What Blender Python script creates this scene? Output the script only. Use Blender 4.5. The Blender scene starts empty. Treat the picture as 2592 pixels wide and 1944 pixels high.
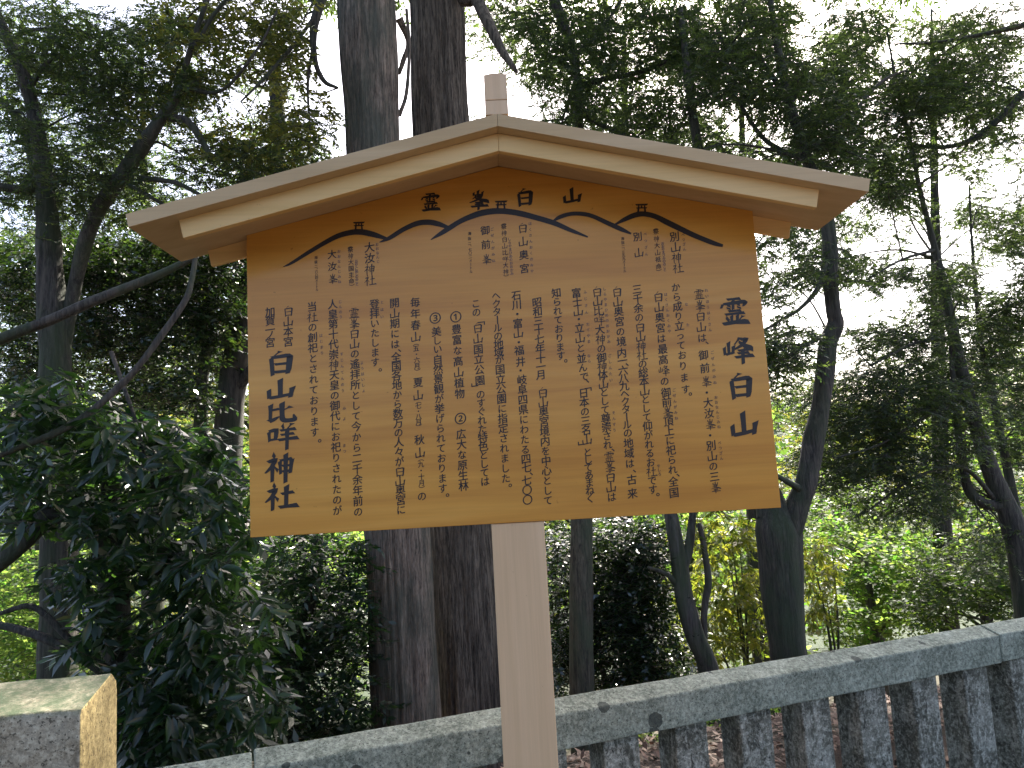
import bpy, math, random
import numpy as np
from mathutils import Vector, noise, Matrix
random.seed(7); rng = np.random.default_rng(7)
C = bpy.context.scene.collection
R = math.radians

# ------------------------------------------------------------------ camera
FPX = 1871.4                                    # focal length in pixels of the 2592 wide photograph
EYE = np.array([0.0, 0.0, 1.55]); PIT, ROL = 0.1174, -0.0550
FW = np.array([0, math.cos(PIT), math.sin(PIT)]); _u = np.array([0, -math.sin(PIT), math.cos(PIT)]); _r = np.array([1.0, 0, 0])
RT = _r*math.cos(ROL) + _u*math.sin(ROL); UP = -_r*math.sin(ROL) + _u*math.cos(ROL)
cam = bpy.data.cameras.new('camera'); co = bpy.data.objects.new('camera', cam); C.objects.link(co)
cam.sensor_fit = 'HORIZONTAL'; cam.sensor_width = 36.0; cam.lens = FPX/2592*36; cam.clip_start = .05; cam.clip_end = 3000
M = Matrix(((RT[0], UP[0], -FW[0], EYE[0]), (RT[1], UP[1], -FW[1], EYE[1]), (RT[2], UP[2], -FW[2], EYE[2]), (0, 0, 0, 1)))
co.matrix_world = M
bpy.context.scene.camera = co

# ------------------------------------------------------------------ sky, sun, exposure
SUN_EL, SUN_AZ = R(47), R(24)                   # azimuth from the view direction (+Y) towards the right (+X)
w = bpy.data.worlds.new('World'); bpy.context.scene.world = w; w.use_nodes = True
nt = w.node_tree; nt.nodes.clear()
sky = nt.nodes.new('ShaderNodeTexSky'); sky.sky_type = 'NISHITA'; sky.sun_disc = False
sky.sun_elevation = SUN_EL; sky.sun_rotation = SUN_AZ
sky.air_density = 0.75; sky.dust_density = 5.0; sky.ozone_density = 0.6; sky.altitude = 50
bg = nt.nodes.new('ShaderNodeBackground'); bg.inputs[1].default_value = 0.13
wo = nt.nodes.new('ShaderNodeOutputWorld')
nt.links.new(sky.outputs[0], bg.inputs[0]); nt.links.new(bg.outputs[0], wo.inputs[0])
sl = bpy.data.lights.new('sun', 'SUN'); sl.energy = 5.0; sl.angle = R(.53); sl.color = (1, .95, .86)
so = bpy.data.objects.new('sun', sl); C.objects.link(so)
sd = Vector((math.sin(SUN_AZ)*math.cos(SUN_EL), math.cos(SUN_AZ)*math.cos(SUN_EL), math.sin(SUN_EL)))
so.rotation_euler = sd.to_track_quat('Z', 'Y').to_euler(); so.location = sd*60
sc = bpy.context.scene
sc.view_settings.view_transform = 'Standard'; sc.view_settings.look = 'None'
sc.view_settings.gamma = 1; sc.view_settings.use_curve_mapping = False
sc.view_settings.exposure = 2.2
cy = sc.cycles; cy.max_bounces = 8; cy.diffuse_bounces = 4; cy.glossy_bounces = 2; cy.transmission_bounces = 4; cy.transparent_max_bounces = 4
cy.use_denoising = True

# ------------------------------------------------------------------ helpers: pixels of the photograph <-> places in the world
K = 2592/2212
def ray(x, y): return FW + RT*(x-1296)/FPX - UP*(y-972)/FPX
def onY(x, y, Y): d = ray(x, y); return EYE + d*(Y/d[1])
def D(x, y, Y): return onY(x*K, y*K, Y)                      # the overview picture was 2212 pixels wide
def rad(wpx, Y): return wpx*K/2/FPX*Y
def proj(P):
    d = P - EYE; z = d@FW
    return (1296+FPX*(d@RT)/z)/K, (972-FPX*(d@UP)/z)/K

# ------------------------------------------------------------------ helpers: objects
def tag(o, label=None, cat=None, group=None, kind=None):
    if label: o['label'] = label
    if cat: o['category'] = cat
    if group: o['group'] = group
    if kind: o['kind'] = kind
    return o
def empty(name, loc, label, cat, group=None):
    o = bpy.data.objects.new(name, None); C.objects.link(o); o.location = loc; o.empty_display_size = .1
    bpy.context.view_layer.update()
    return tag(o, label, cat, group)
def under(o, p):                                             # parent keeping world coordinates (things carry only a translation)
    o.parent = p
    t = Vector((0, 0, 0)); q = p
    while q is not None and q.parent is None: t += q.location; q = None
    o.matrix_parent_inverse = Matrix.Translation(-t)
    return o
def mesh(name, vs, fs, mats, parent=None, smooth=False, mi=None, bevel=0):
    me = bpy.data.meshes.new(name); me.from_pydata([tuple(map(float, v)) for v in vs], [], fs)
    if mi is not None: me.polygons.foreach_set('material_index', mi)
    me.validate(); me.update()
    if smooth: me.polygons.foreach_set('use_smooth', [True]*len(me.polygons))
    for m in (mats if isinstance(mats, (list, tuple)) else [mats]): me.materials.append(m)
    o = bpy.data.objects.new(name, me); C.objects.link(o)
    if parent is not None: under(o, parent)
    if bevel:
        b = o.modifiers.new('bevel', 'BEVEL'); b.width = bevel; b.segments = 2; b.limit_method = 'ANGLE'; b.harden_normals = False
    return o
def prism(poly, axis0, a, b):
    """poly: list of 3D points of one face; extrude by vector from a to b along axis0"""
    n = len(poly); ax = np.array(axis0)
    vs = [np.array(p)+ax*a for p in poly] + [np.array(p)+ax*b for p in poly]
    fs = [tuple(range(n))[::-1], tuple(range(n, 2*n))] + [(i, (i+1) % n, n+(i+1) % n, n+i) for i in range(n)]
    return vs, fs

# ------------------------------------------------------------------ materials
def newmat(name):
    m = bpy.data.materials.new(name); m.use_nodes = True; n = m.node_tree; n.nodes.clear()
    out = n.nodes.new('ShaderNodeOutputMaterial'); return m, n, out
def N(n, t, **kw):
    x = n.nodes.new(t)
    for k, v in kw.items():
        if k in x.inputs.keys(): x.inputs[k].default_value = v
        else: setattr(x, k, v)
    return x
def ramp(n, stops, src):
    r = n.nodes.new('ShaderNodeValToRGB'); e = r.color_ramp.elements
    while len(e) < len(stops): e.new(.5)
    for el, (p, c) in zip(e, stops): el.position = p; el.color = (*c, 1) if len(c) == 3 else c
    n.links.new(src, r.inputs[0]); return r.outputs[0]
def coords(n, scale, rot=(0, 0, 0), gen='Object'):
    t = n.nodes.new('ShaderNodeTexCoord'); m = n.nodes.new('ShaderNodeMapping')
    m.inputs['Scale'].default_value = scale; m.inputs['Rotation'].default_value = rot
    n.links.new(t.outputs[gen], m.inputs[0]); return m.outputs[0]
def mixc(n, f, a, b, mode='MIX'):
    x = n.nodes.new('ShaderNodeMix'); x.data_type = 'RGBA'; x.blend_type = mode
    for s, v in ((0, f), (6, a), (7, b)):
        if hasattr(v, 'links'): n.links.new(v, x.inputs[s])
        else: x.inputs[s].default_value = v if s == 0 else (*v, 1)
    return x.outputs[2]
def noi(n, vec, scale, detail=4, rough=.55, dist=0):
    x = N(n, 'ShaderNodeTexNoise', Scale=scale, Detail=detail, Roughness=rough, Distortion=dist)
    if vec is not None: n.links.new(vec, x.inputs['Vector'])
    return x.outputs[0]
def wood(name, c1, c2, c3, along='x', rough=.45, coat=0.0, crough=.15, knots=False):
    m, n, out = newmat(name)
    s = {'x': (.9, 16, 16), 'z': (16, 16, .7), 'y': (16, .9, 16)}[along]
    fine = {'x': (3, 160, 160), 'z': (160, 160, 3), 'y': (160, 3, 160)}[along]
    v = coords(n, s); vf = coords(n, fine)
    a = noi(n, v, 1.0, 3, .5, .6); b = noi(n, vf, 1.0, 4, .6)
    vb = coords(n, {'x': (.5, 3.2, 3.2), 'z': (3.2, 3.2, .5), 'y': (3.2, .5, 3.2)}[along]); bb = noi(n, vb, 1.0, 2, .5)
    base = ramp(n, [(.30, c1), (.55, c2), (.78, c3)], a)
    base = mixc(n, .35, base, ramp(n, [(.35, c1), (.65, c3)], bb))
    base = mixc(n, .22, base, ramp(n, [(.3, tuple(x*.72 for x in c2)), (.7, tuple(min(1, x*1.15) for x in c2))], b))
    vs = coords(n, (1, 1, 1)); st = noi(n, vs, 55, 2, .5)
    base = mixc(n, ramp(n, [(.74, (0, 0, 0)), (.80, (.5, .5, .5))], st), base, tuple(x*.5 for x in c1))
    if knots:
        kn = N(n, 'ShaderNodeTexVoronoi', Scale=1.0); n.links.new(coords(n, {'x': (1.2, 3.0, 3.0), 'z': (3, 3, 1.2), 'y': (3, 1.2, 3)}[along]), kn.inputs['Vector'])
        base = mixc(n, ramp(n, [(.018, (1, 1, 1)), (.045, (0, 0, 0))], kn.outputs['Distance']), base, tuple(x*.33 for x in c1))
    p = N(n, 'ShaderNodeBsdfPrincipled', Roughness=rough); n.links.new(base, p.inputs['Base Color'])
    p.inputs['Coat Weight'].default_value = coat; p.inputs['Coat Roughness'].default_value = crough; p.inputs['Specular IOR Level'].default_value = .2
    bm = N(n, 'ShaderNodeBump', Strength=.12, Distance=.002); n.links.new(b, bm.inputs['Height']); n.links.new(bm.outputs[0], p.inputs['Normal'])
    n.links.new(p.outputs[0], out.inputs[0]); return m
W_BOARD = wood('varnished_cypress', (.42, .163, .024), (.58, .268, .042), (.68, .355, .078), 'x', .46, .38, .17)
W_ROOF = wood('pale_cypress_roof', (.43, .285, .135), (.52, .36, .19), (.59, .425, .25), 'x', .5, .05, .3)
W_BATTEN = wood('pale_cypress_bargeboard', (.60, .38, .13), (.70, .465, .20), (.76, .53, .26), 'x', .5, .05, .3)
W_POST = wood('planed_cypress_post', (.56, .365, .20), (.66, .445, .26), (.72, .51, .32), 'z', .5, .05, .3)
def simple(name, c, rough=.5, coat=0, crough=.2):
    m, n, out = newmat(name); p = N(n, 'ShaderNodeBsdfPrincipled', Roughness=rough)
    p.inputs['Base Color'].default_value = (*c, 1); p.inputs['Coat Weight'].default_value = coat; p.inputs['Coat Roughness'].default_value = crough
    n.links.new(p.outputs[0], out.inputs[0]); return m
INK = simple('brush_ink', (.010, .004, .003), .6, .14, .2)
INK_RED = simple('small_reading_ink', (.075, .028, .014), .5, .5, .16)
def stone(name, base, dark, light, spots=1.0, moss=None, streak=False, patch=.5):
    m, n, out = newmat(name)
    v = coords(n, (1, 1, 1))
    a = noi(n, v, 7, 5, .6); b = noi(n, v, 60, 4, .75); c = noi(n, v, 130, 3, .65)
    col = ramp(n, [(.35, dark), (.5, base), (.68, light)], a)
    if patch:
        pn = noi(n, v if not streak else coords(n, (1.3, 1.3, .5)), 16, 6, .72, .3)
        col = mixc(n, ramp(n, [(.52, (0, 0, 0)), (.58, (patch,)*3)], pn), col, light)
        pn2 = noi(n, coords(n, (1.1, 1.1, .6 if streak else 1), (0, 0, 1)), 21, 6, .74, .2)
        col = mixc(n, ramp(n, [(.56, (0, 0, 0)), (.62, (min(1, patch*1.3),)*3)], pn2), col, tuple(x*.35 for x in dark))
    col = mixc(n, .42, col, ramp(n, [(.38, tuple(x*.35 for x in dark)), (.5, base), (.62, tuple(min(1, x*1.5) for x in light))], b))
    col = mixc(n, ramp(n, [(.585, (0, 0, 0)), (.63, (.8, .8, .8))], c), col, tuple(x*.25 for x in dark))
    if spots:
        vo = N(n, 'ShaderNodeTexVoronoi', Scale=10, Randomness=1.0); n.links.new(v, vo.inputs['Vector'])
        wob = noi(n, v, 60, 3); ad = N(n, 'ShaderNodeMath', operation='MULTIPLY_ADD'); ad.inputs[1].default_value = .09
        n.links.new(wob, ad.inputs[0]); n.links.new(vo.outputs['Distance'], ad.inputs[2])
        sel = N(n, 'ShaderNodeSeparateColor'); n.links.new(vo.outputs['Color'], sel.inputs[0])
        th = N(n, 'ShaderNodeMath', operation='MULTIPLY_ADD'); th.inputs[1].default_value = .8; th.inputs[2].default_value = -.42; n.links.new(sel.outputs[0], th.inputs[0])
        lt = N(n, 'ShaderNodeMath', operation='LESS_THAN'); n.links.new(ad.outputs[0], lt.inputs[0]); n.links.new(th.outputs[0], lt.inputs[1])
        ml = N(n, 'ShaderNodeMath', operation='MULTIPLY'); ml.inputs[1].default_value = .8*spots; n.links.new(lt.outputs[0], ml.inputs[0])
        col = mixc(n, ml.outputs[0], col, (.016, .022, .018))
    if moss:
        mn = noi(n, v, 22, 5, .7)
        g = N(n, 'ShaderNodeNewGeometry'); sp = N(n, 'ShaderNodeSeparateXYZ'); n.links.new(g.outputs['Normal'], sp.inputs[0])
        mu = N(n, 'ShaderNodeMath', operation='MULTIPLY'); n.links.new(ramp(n, [(.35, (.35, .35, .35)), (.6, (1, 1, 1))], mn), mu.inputs[0]); n.links.new(ramp(n, [(.3, (0, 0, 0)), (.8, (1, 1, 1))], sp.outputs[2]), mu.inputs[1])
        col = mixc(n, mu.outputs[0], col, moss)
    p = N(n, 'ShaderNodeBsdfPrincipled', Roughness=.9); n.links.new(col, p.inputs['Base Color'])
    bm = N(n, 'ShaderNodeBump', Strength=.7, Distance=.004); n.links.new(b, bm.inputs['Height'])
    bm2 = N(n, 'ShaderNodeBump', Strength=.5, Distance=.002); n.links.new(c, bm2.inputs['Height']); n.links.new(bm.outputs[0], bm2.inputs['Normal'])
    n.links.new(bm2.outputs[0], p.inputs['Normal']); n.links.new(p.outputs[0], out.inputs[0]); return m
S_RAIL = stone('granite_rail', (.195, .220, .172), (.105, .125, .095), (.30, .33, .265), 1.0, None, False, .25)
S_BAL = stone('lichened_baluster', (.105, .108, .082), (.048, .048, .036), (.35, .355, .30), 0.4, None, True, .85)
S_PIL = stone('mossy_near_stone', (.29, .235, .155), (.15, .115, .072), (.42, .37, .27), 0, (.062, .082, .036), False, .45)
S_END = stone('ochre_stone_end', (.42, .31, .125), (.29, .205, .075), (.50, .38, .17), 0, None, False, 0)  # yellower, brighter stone colour used only on the near block's end face
def bark(name, c1, c2, vs=22, moss=None, bump=.8, dist=.012):
    m, n, out = newmat(name)
    v = coords(n, (1, 1, .075)); a = noi(n, v, vs*1.5, 5, .68, .5); v2 = coords(n, (1, 1, .16)); b = noi(n, v2, vs*4, 4, .65)
    col = ramp(n, [(.38, tuple(x*.16 for x in c1)), (.47, c1), (.60, c2), (.70, tuple(min(1, x*1.35) for x in c2))], a)
    col = mixc(n, .35, col, ramp(n, [(.38, tuple(x*.3 for x in c1)), (.62, c2)], b))
    if moss:
        mn = noi(n, coords(n, (1, 1, .5)), 3.0, 5, .7)
        col = mixc(n, ramp(n, [(.42, (0, 0, 0)), (.62, (.75, .75, .75))], mn), col, moss)
    p = N(n, 'ShaderNodeBsdfPrincipled', Roughness=.92); n.links.new(col, p.inputs['Base Color'])
    h = N(n, 'ShaderNodeMath', operation='MULTIPLY_ADD'); h.inputs[1].default_value = .4; n.links.new(b, h.inputs[0]); n.links.new(a, h.inputs[2])
    bm = N(n, 'ShaderNodeBump', Strength=bump, Distance=dist); n.links.new(h.outputs[0], bm.inputs['Height']); n.links.new(bm.outputs[0], p.inputs['Normal'])
    n.links.new(p.outputs[0], out.inputs[0]); return m
B_CEDAR = bark('cedar_bark_grey', (.150, .110, .082), (.33, .26, .20), 34, (.075, .085, .062), 1.0, .02)
B_CEDAR2 = bark('cedar_bark_brown', (.075, .056, .040), (.22, .175, .130), 26, None, 1.0, .02)
B_THIN = bark('thin_trunk_bark', (.055, .046, .030), (.12, .102, .070), 26, (.06, .075, .04), .7)
B_DARK = bark('dark_bark', (.035, .030, .025), (.085, .072, .058), 24, (.030, .045, .018), .9)
B_SMOOTH = bark('smooth_grey_bark', (.06, .05, .045), (.12, .105, .09), 12, (.05, .07, .03), .4)
def leafmat(name, c1, c2, t1, t2, rough=.45, trans=.42, spec=.5):
    m, n, out = newmat(name)
    at = N(n, 'ShaderNodeAttribute', attribute_name='tint')
    d = mixc(n, at.outputs['Fac'], c1, c2); t = mixc(n, at.outputs['Fac'], t1, t2)
    p = N(n, 'ShaderNodeBsdfPrincipled', Roughness=rough); n.links.new(d, p.inputs['Base Color']); p.inputs['Specular IOR Level'].default_value = spec
    tr = N(n, 'ShaderNodeBsdfTranslucent'); n.links.new(t, tr.inputs[0])
    mx = N(n, 'ShaderNodeMixShader'); mx.inputs[0].default_value = trans
    n.links.new(p.outputs[0], mx.inputs[1]); n.links.new(tr.outputs[0], mx.inputs[2]); n.links.new(mx.outputs[0], out.inputs[0]); return m
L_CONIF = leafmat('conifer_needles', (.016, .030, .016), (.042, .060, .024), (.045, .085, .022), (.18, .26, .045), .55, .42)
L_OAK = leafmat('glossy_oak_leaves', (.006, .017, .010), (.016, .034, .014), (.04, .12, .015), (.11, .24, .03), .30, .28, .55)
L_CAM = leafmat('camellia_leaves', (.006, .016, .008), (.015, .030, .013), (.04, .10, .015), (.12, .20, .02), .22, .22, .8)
L_YEL = leafmat('yellow_green_leaves', (.05, .07, .014), (.10, .11, .018), (.16, .26, .02), (.50, .48, .05), .4, .45)
L_BRI = leafmat('bright_green_leaves', (.035, .075, .015), (.09, .12, .025), (.12, .32, .03), (.48, .62, .12), .6, .5, .2)
L_MID = leafmat('mid_green_leaves', (.015, .035, .012), (.045, .070, .018), (.06, .15, .02), (.28, .40, .05), .5, .40, .3)
L_OLIVE = leafmat('olive_canopy_leaves', (.03, .042, .015), (.06, .065, .02), (.12, .17, .025), (.34, .32, .05), .45, .40)
LITTER = leafmat('dry_leaf_litter', (.045, .022, .014), (.19, .115, .08), (.1, .05, .03), (.2, .1, .06), .7, .15)

# ------------------------------------------------------------------ terrain
def gz(x, y):
    s = y - 0.37*x - 2.95                                     # distance behind the fence line
    h = -.1*min(1, max(0, (s+.9)/.4))
    if s > .5: h = -0.08*(s-.5)
    if s > 1.3: h -= .36*(min(s, 11)-1.3)
    if s > 11: h -= .06*(min(s, 45)-11)
    if s > 45: h += .30*(min(s, 150)-45)
    return h + .06*noise.noise(Vector((x*.6, y*.6, 0)))*min(1, max(0, s))
def grid_ground():
    ys = np.concatenate([np.linspace(-12, 12, 70), np.linspace(12.8, 60, 50), np.linspace(64, 420, 40)])
    xs = np.concatenate([np.linspace(-300, -32, 22), np.linspace(-30, 30, 100), np.linspace(32, 300, 22)])
    vs = [(x, y, gz(x, y) + (6*noise.noise(Vector((x*.01, y*.01, 3))) if y > 70 else 0)) for y in ys for x in xs]
    nx = len(xs); fs = [(j*nx+i, j*nx+i+1, (j+1)*nx+i+1, (j+1)*nx+i) for j in range(len(ys)-1) for i in range(nx-1)]
    return vs, fs
m, n, out = newmat('forest_floor')
v = coords(n, (1, 1, 1)); a = noi(n, v, 3, 6, .7); b = noi(n, v, 40, 5, .7)
col = ramp(n, [(.35, (.03, .05, .015)), (.5, (.05, .035, .022)), (.65, (.08, .055, .038))], a)
col = mixc(n, .5, col, ramp(n, [(.35, (.03, .02, .015)), (.65, (.12, .08, .06))], b))
sp = N(n, 'ShaderNodeSeparateXYZ'); g = N(n, 'ShaderNodeNewGeometry'); n.links.new(g.outputs['Position'], sp.inputs[0])
far = N(n, 'ShaderNodeMapRange'); far.inputs[1].default_value = 14; far.inputs[2].default_value = 30; n.links.new(sp.outputs[1], far.inputs[0])
col = mixc(n, far.outputs[0], col, (.018, .032, .010))
p = N(n, 'ShaderNodeBsdfPrincipled', Roughness=.95); n.links.new(col, p.inputs['Base Color'])
bm = N(n, 'ShaderNodeBump', Strength=1, Distance=.03); n.links.new(b, bm.inputs['Height']); n.links.new(bm.outputs[0], p.inputs['Normal']); n.links.new(p.outputs[0], out.inputs[0])
GROUND = m
vs, fs = grid_ground(); tag(mesh('ground', vs, fs, GROUND, smooth=True), kind='structure', label='forest floor falling away behind the stone fence')

# ------------------------------------------------------------------ the notice board
YAW = 0.0208; BX, BY = -0.0058, 2.258; ZB, HB, WB = 1.3965, 0.9269, 1.6
cu, su = math.cos(YAW), math.sin(YAW)
def B3(u, v, z): return np.array([BX+u*cu-v*su, BY+u*su+v*cu, z])
ZP, TH, SP, DROP, DF, DR = 2.5558, .0378, 1.0398, .2435, .272, .067
BS, BD, DBF = .9115, .0542, .2085
SL = DROP/SP
sign = empty('notice_board', B3(0, 0.03, 0), 'wooden shrine notice board with gabled roof, brush lettering and mountain outline', 'sign')
SGN = sign
def bprism(name, poly_uz, v0, v1, mat, bevel=.002, parent=None):
    vs = [B3(u, v0, z) for u, z in poly_uz]+[B3(u, v1, z) for u, z in poly_uz]; n = len(poly_uz)
    fs = [tuple(range(n))[::-1], tuple(range(n, 2*n))]+[(i, (i+1) % n, n+(i+1) % n, n+i) for i in range(n)]
    return mesh(name, vs, fs, mat, parent or sign, bevel=bevel)
h = WB/2
zt = ZB+HB; zpk = ZP-TH
# the panel is kept a little below the roof boards' undersides
zside = zpk - SL*h
board = bprism('panel', [(-h, ZB), (h, ZB), (h, zside-.0015), (0, zpk-.0015), (-h, zside-.0015)], 0, .036, W_BOARD, .0015)
for s in (-1, 1):
    def q(a, b): return (s*a, b)
    e = .0003
    bprism('roof_board', [q(e, ZP-SL*e), q(SP, ZP-DROP), q(SP-.008, ZP-DROP-TH), q(e, ZP-TH-SL*e)], -DF, DR, W_ROOF, .0012)
    bprism('barge_board', [q(e, ZP-TH-SL*e-.0008), q(BS, ZP-TH-SL*BS-.0008), q(BS-.012, ZP-TH-SL*BS-BD), q(e, ZP-TH-BD-SL*e)], -DBF-.022, -DBF, W_BATTEN, .0015)
    bprism('rear_barge_board', [q(e, ZP-TH-SL*e-.0008), q(.935, ZP-TH-SL*.935-.0008), q(.925, ZP-TH-SL*.925-BD), q(e, ZP-TH-BD-SL*e)], .0375, .0555, W_BATTEN, .0015)
bprism('ridge_beam', [(-.0325, ZP-.003), (.0325, ZP-.003), (.0325, ZP+.0395), (-.0325, ZP+.0395)], -DF-.0, DR, W_POST, .0015)
bprism('ridge_cap', [(-.0325, ZP+.0405), (.0325, ZP+.0405), (.0322, ZP+.1165), (.010, ZP+.1205), (-.010, ZP+.1205), (-.0322, ZP+.1165)], -DF-.001, DR+.002, W_POST, .0015)
bprism('post', [(-.0795, -.05), (.0795, -.05), (.0795, ZB-.001), (-.0795, ZB-.001)], .004, .07, W_POST, .002)
bprism('back_post', [(-.05, ZB+.0), (.05, ZB+.0), (.05, ZP-TH-.013), (-.05, ZP-TH-.013)], .0565, .066, W_POST, .001)

# ---- lettering
nB = np.array([-su, cu, 0.0]); uB = np.array([cu, su, 0.0]); oB = B3(0, 0, 0)
def board_uz(x, y):                                            # photograph pixel -> place on the board's face
    d = ray(x, y); t = ((oB-EYE)@nB)/(d@nB); P = EYE+d*t
    return float((P-oB)@uB), float(P[2])
def Z(k, X, Y):
    if k == 1: return board_uz(600+X*.31646, 400+Y*.31646)
    if k == 2: return board_uz(1250+X*.31646, 400+Y*.31646)
    if k == 3: return board_uz(600+X*.31949, 850+Y*.31949)
    if k == 4: return board_uz(1250+X*.33906, 850+Y*.33906)
PXM = 2.262/FPX                                                # metres on the board per photograph pixel
# brush-drawn characters: strokes of (x, y, width) in a 100 x 100 box, y down
SHI = [[(24, 4, 8), (33, 15, 7)], [(8, 33, 5), (36, 25, 8), (22, 50, 6), (3, 69, 3)], [(24, 45, 8), (25, 96, 7)], [(29, 48, 4), (41, 60, 8)]]
BR = {
'白': [[(54, 1, 9), (34, 21, 3)], [(20, 26, 9), (27, 97, 9)], [(20, 30, 6), (72, 23, 8), (84, 26, 11), (77, 92, 9)], [(30, 58, 6), (74, 53, 7)], [(28, 89, 7), (76, 84, 7)]],
'山': [[(48, 3, 11), (51, 86, 10)], [(11, 50, 9), (15, 88, 9)], [(8, 92, 7), (50, 85, 7), (86, 76, 6)], [(88, 40, 12), (83, 88, 9)]],
'霊': [[(28, 9, 5), (72, 5, 7)], [(16, 20, 8), (10, 37, 5)], [(16, 25, 5), (82, 18, 7), (91, 20, 8), (82, 34, 3)], [(49, 7, 8), (49, 42, 6)],
      [(27, 29, 4), (39, 32, 5)], [(25, 38, 4), (38, 41, 5)], [(60, 27, 5), (71, 29, 4)], [(60, 36, 4), (73, 39, 5)],
      [(30, 51, 5), (71, 47, 6)], [(18, 62, 5), (82, 56, 7)], [(40, 62, 7), (41, 90, 6)], [(60, 60, 7), (59, 88, 6)], [(20, 69, 6), (31, 82, 6)], [(81, 64, 8), (67, 80, 3)], [(7, 95, 6), (50, 89, 7), (94, 88, 10)]],
'峰': [[(20, 17, 8), (21, 63, 6)], [(5, 36, 7), (8, 64, 6)], [(6, 67, 6), (36, 58, 5)], [(36, 31, 8), (34, 62, 6)],
      [(62, 2, 8), (41, 30, 3)], [(58, 14, 4), (82, 11, 7), (66, 33, 6), (37, 49, 3)], [(53, 19, 4), (73, 36, 8), (97, 47, 10)],
      [(48, 54, 5), (82, 49, 7)], [(46, 64, 5), (83, 60, 7)], [(37, 78, 6), (96, 71, 9)], [(64, 44, 9), (65, 99, 7)]],
'峯': [[(50, 0, 9), (50, 24, 7)], [(29, 11, 7), (31, 27, 6)], [(30, 29, 5), (70, 24, 6)], [(71, 7, 8), (69, 27, 6)],
      [(44, 30, 7), (25, 47, 3)], [(41, 37, 4), (67, 33, 7), (48, 51, 5), (11, 65, 3)], [(33, 40, 4), (60, 52, 8), (95, 61, 10)],
      [(33, 67, 5), (68, 63, 6)], [(31, 76, 5), (70, 72, 6)], [(13, 87, 6), (90, 81, 9)], [(50, 59, 8), (50, 101, 7)]],
'比': [[(14, 45, 6), (44, 36, 7)], [(18, 13, 10), (18, 84, 7)], [(9, 92, 9), (28, 83, 7), (46, 70, 3)], [(88, 26, 9), (58, 44, 3)], [(55, 5, 10), (55, 60, 8), (58, 85, 10), (76, 89, 9), (95, 84, 9), (91, 64, 3)]],
'咩': [[(9, 31, 8), (13, 68, 6)], [(9, 34, 5), (35, 28, 8), (31, 64, 6)], [(13, 66, 5), (33, 61, 6)], [(51, 8, 8), (58, 24, 5)], [(87, 3, 9), (71, 25, 3)],
      [(44, 33, 5), (93, 26, 8)], [(46, 49, 5), (88, 43, 7)], [(37, 67, 6), (100, 59, 9)], [(68, 28, 9), (68, 100, 7)]],
'神': SHI + [[(47, 27, 8), (51, 72, 6)], [(47, 30, 5), (84, 23, 8)], [(85, 23, 9), (81, 70, 7)], [(52, 48, 5), (80, 45, 5)], [(52, 67, 5), (80, 63, 6)], [(66, 3, 9), (66, 101, 8)]],
'社': SHI + [[(49, 43, 6), (87, 35, 8)], [(67, 8, 10), (67, 84, 8)], [(41, 90, 7), (98, 82, 11)]],
}
def stroke_poly(pts, wscale=1.0):
    P = [np.array(p, float) for p in pts]
    if len(P) > 2:
        Q = []
        ext = [2*P[0]-P[1]]+P+[2*P[-1]-P[-2]]
        for i in range(1, len(ext)-2):
            for t in np.linspace(0, 1, 5)[:-1]:
                a, b, c, d = ext[i-1:i+3]
                Q.append(.5*((2*b)+(-a+c)*t+(2*a-5*b+4*c-d)*t*t+(-a+3*b-3*c+d)*t**3)) if len(pts) > 4 else Q.append(b*(1-t)+c*t)
        Q.append(P[-1]); P = Q
    else:
        a, b = P; mid = (a+b)/2; mid[2] = min(a[2], b[2])*.82; P = [a, mid, b]
    L, Rr = [], []
    for i, p in enumerate(P):
        d = (P[min(i+1, len(P)-1)]-P[max(i-1, 0)])[:2]; d = d/(np.linalg.norm(d)+1e-9); nn = np.array([d[1], -d[0]])   # left/up side
        wd = p[2]*wscale/2; q = p[:2].copy()
        if i == 0: L.append(q+nn*wd-d*wd*.1); Rr.append(q-nn*wd*.75+d*wd*.9)
        elif i == len(P)-1: L.append(q+nn*wd*.6+d*wd*.1); Rr.append(q-nn*wd*1.0+d*wd*.75)
        else: L.append(q+nn*wd); Rr.append(q-nn*wd)
    return L, Rr
GLY = {}
def glyph(ch):
    """triangles of one character in an em box centred on 0 (y up)"""
    if ch in GLY: return GLY[ch]
    c = bpy.data.curves.new('g', 'FONT'); c.body = ch; c.size = 1; c.resolution_u = 3; c.offset = 0
    o = bpy.data.objects.new('g', c); C.objects.link(o); bpy.context.view_layer.update()
    me = bpy.data.meshes.new_from_object(o.evaluated_get(bpy.context.evaluated_depsgraph_get()))
    vs = np.array([v.co[:2] for v in me.vertices]).reshape(-1, 2) - [.5, .36]; fs = [tuple(p.vertices) for p in me.polygons]
    bpy.data.objects.remove(o); bpy.data.curves.remove(c); bpy.data.meshes.remove(me)
    vs = vs if len(vs) else np.zeros((0, 2))
    if ch in 'ー（）「」': vs = np.stack([vs[:, 1], -vs[:, 0]], 1)
    if ch in '、。' and len(vs): vs = vs-(vs.max(0)+vs.min(0))/2
    GLY[ch] = (vs, fs); return GLY[ch]
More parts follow.
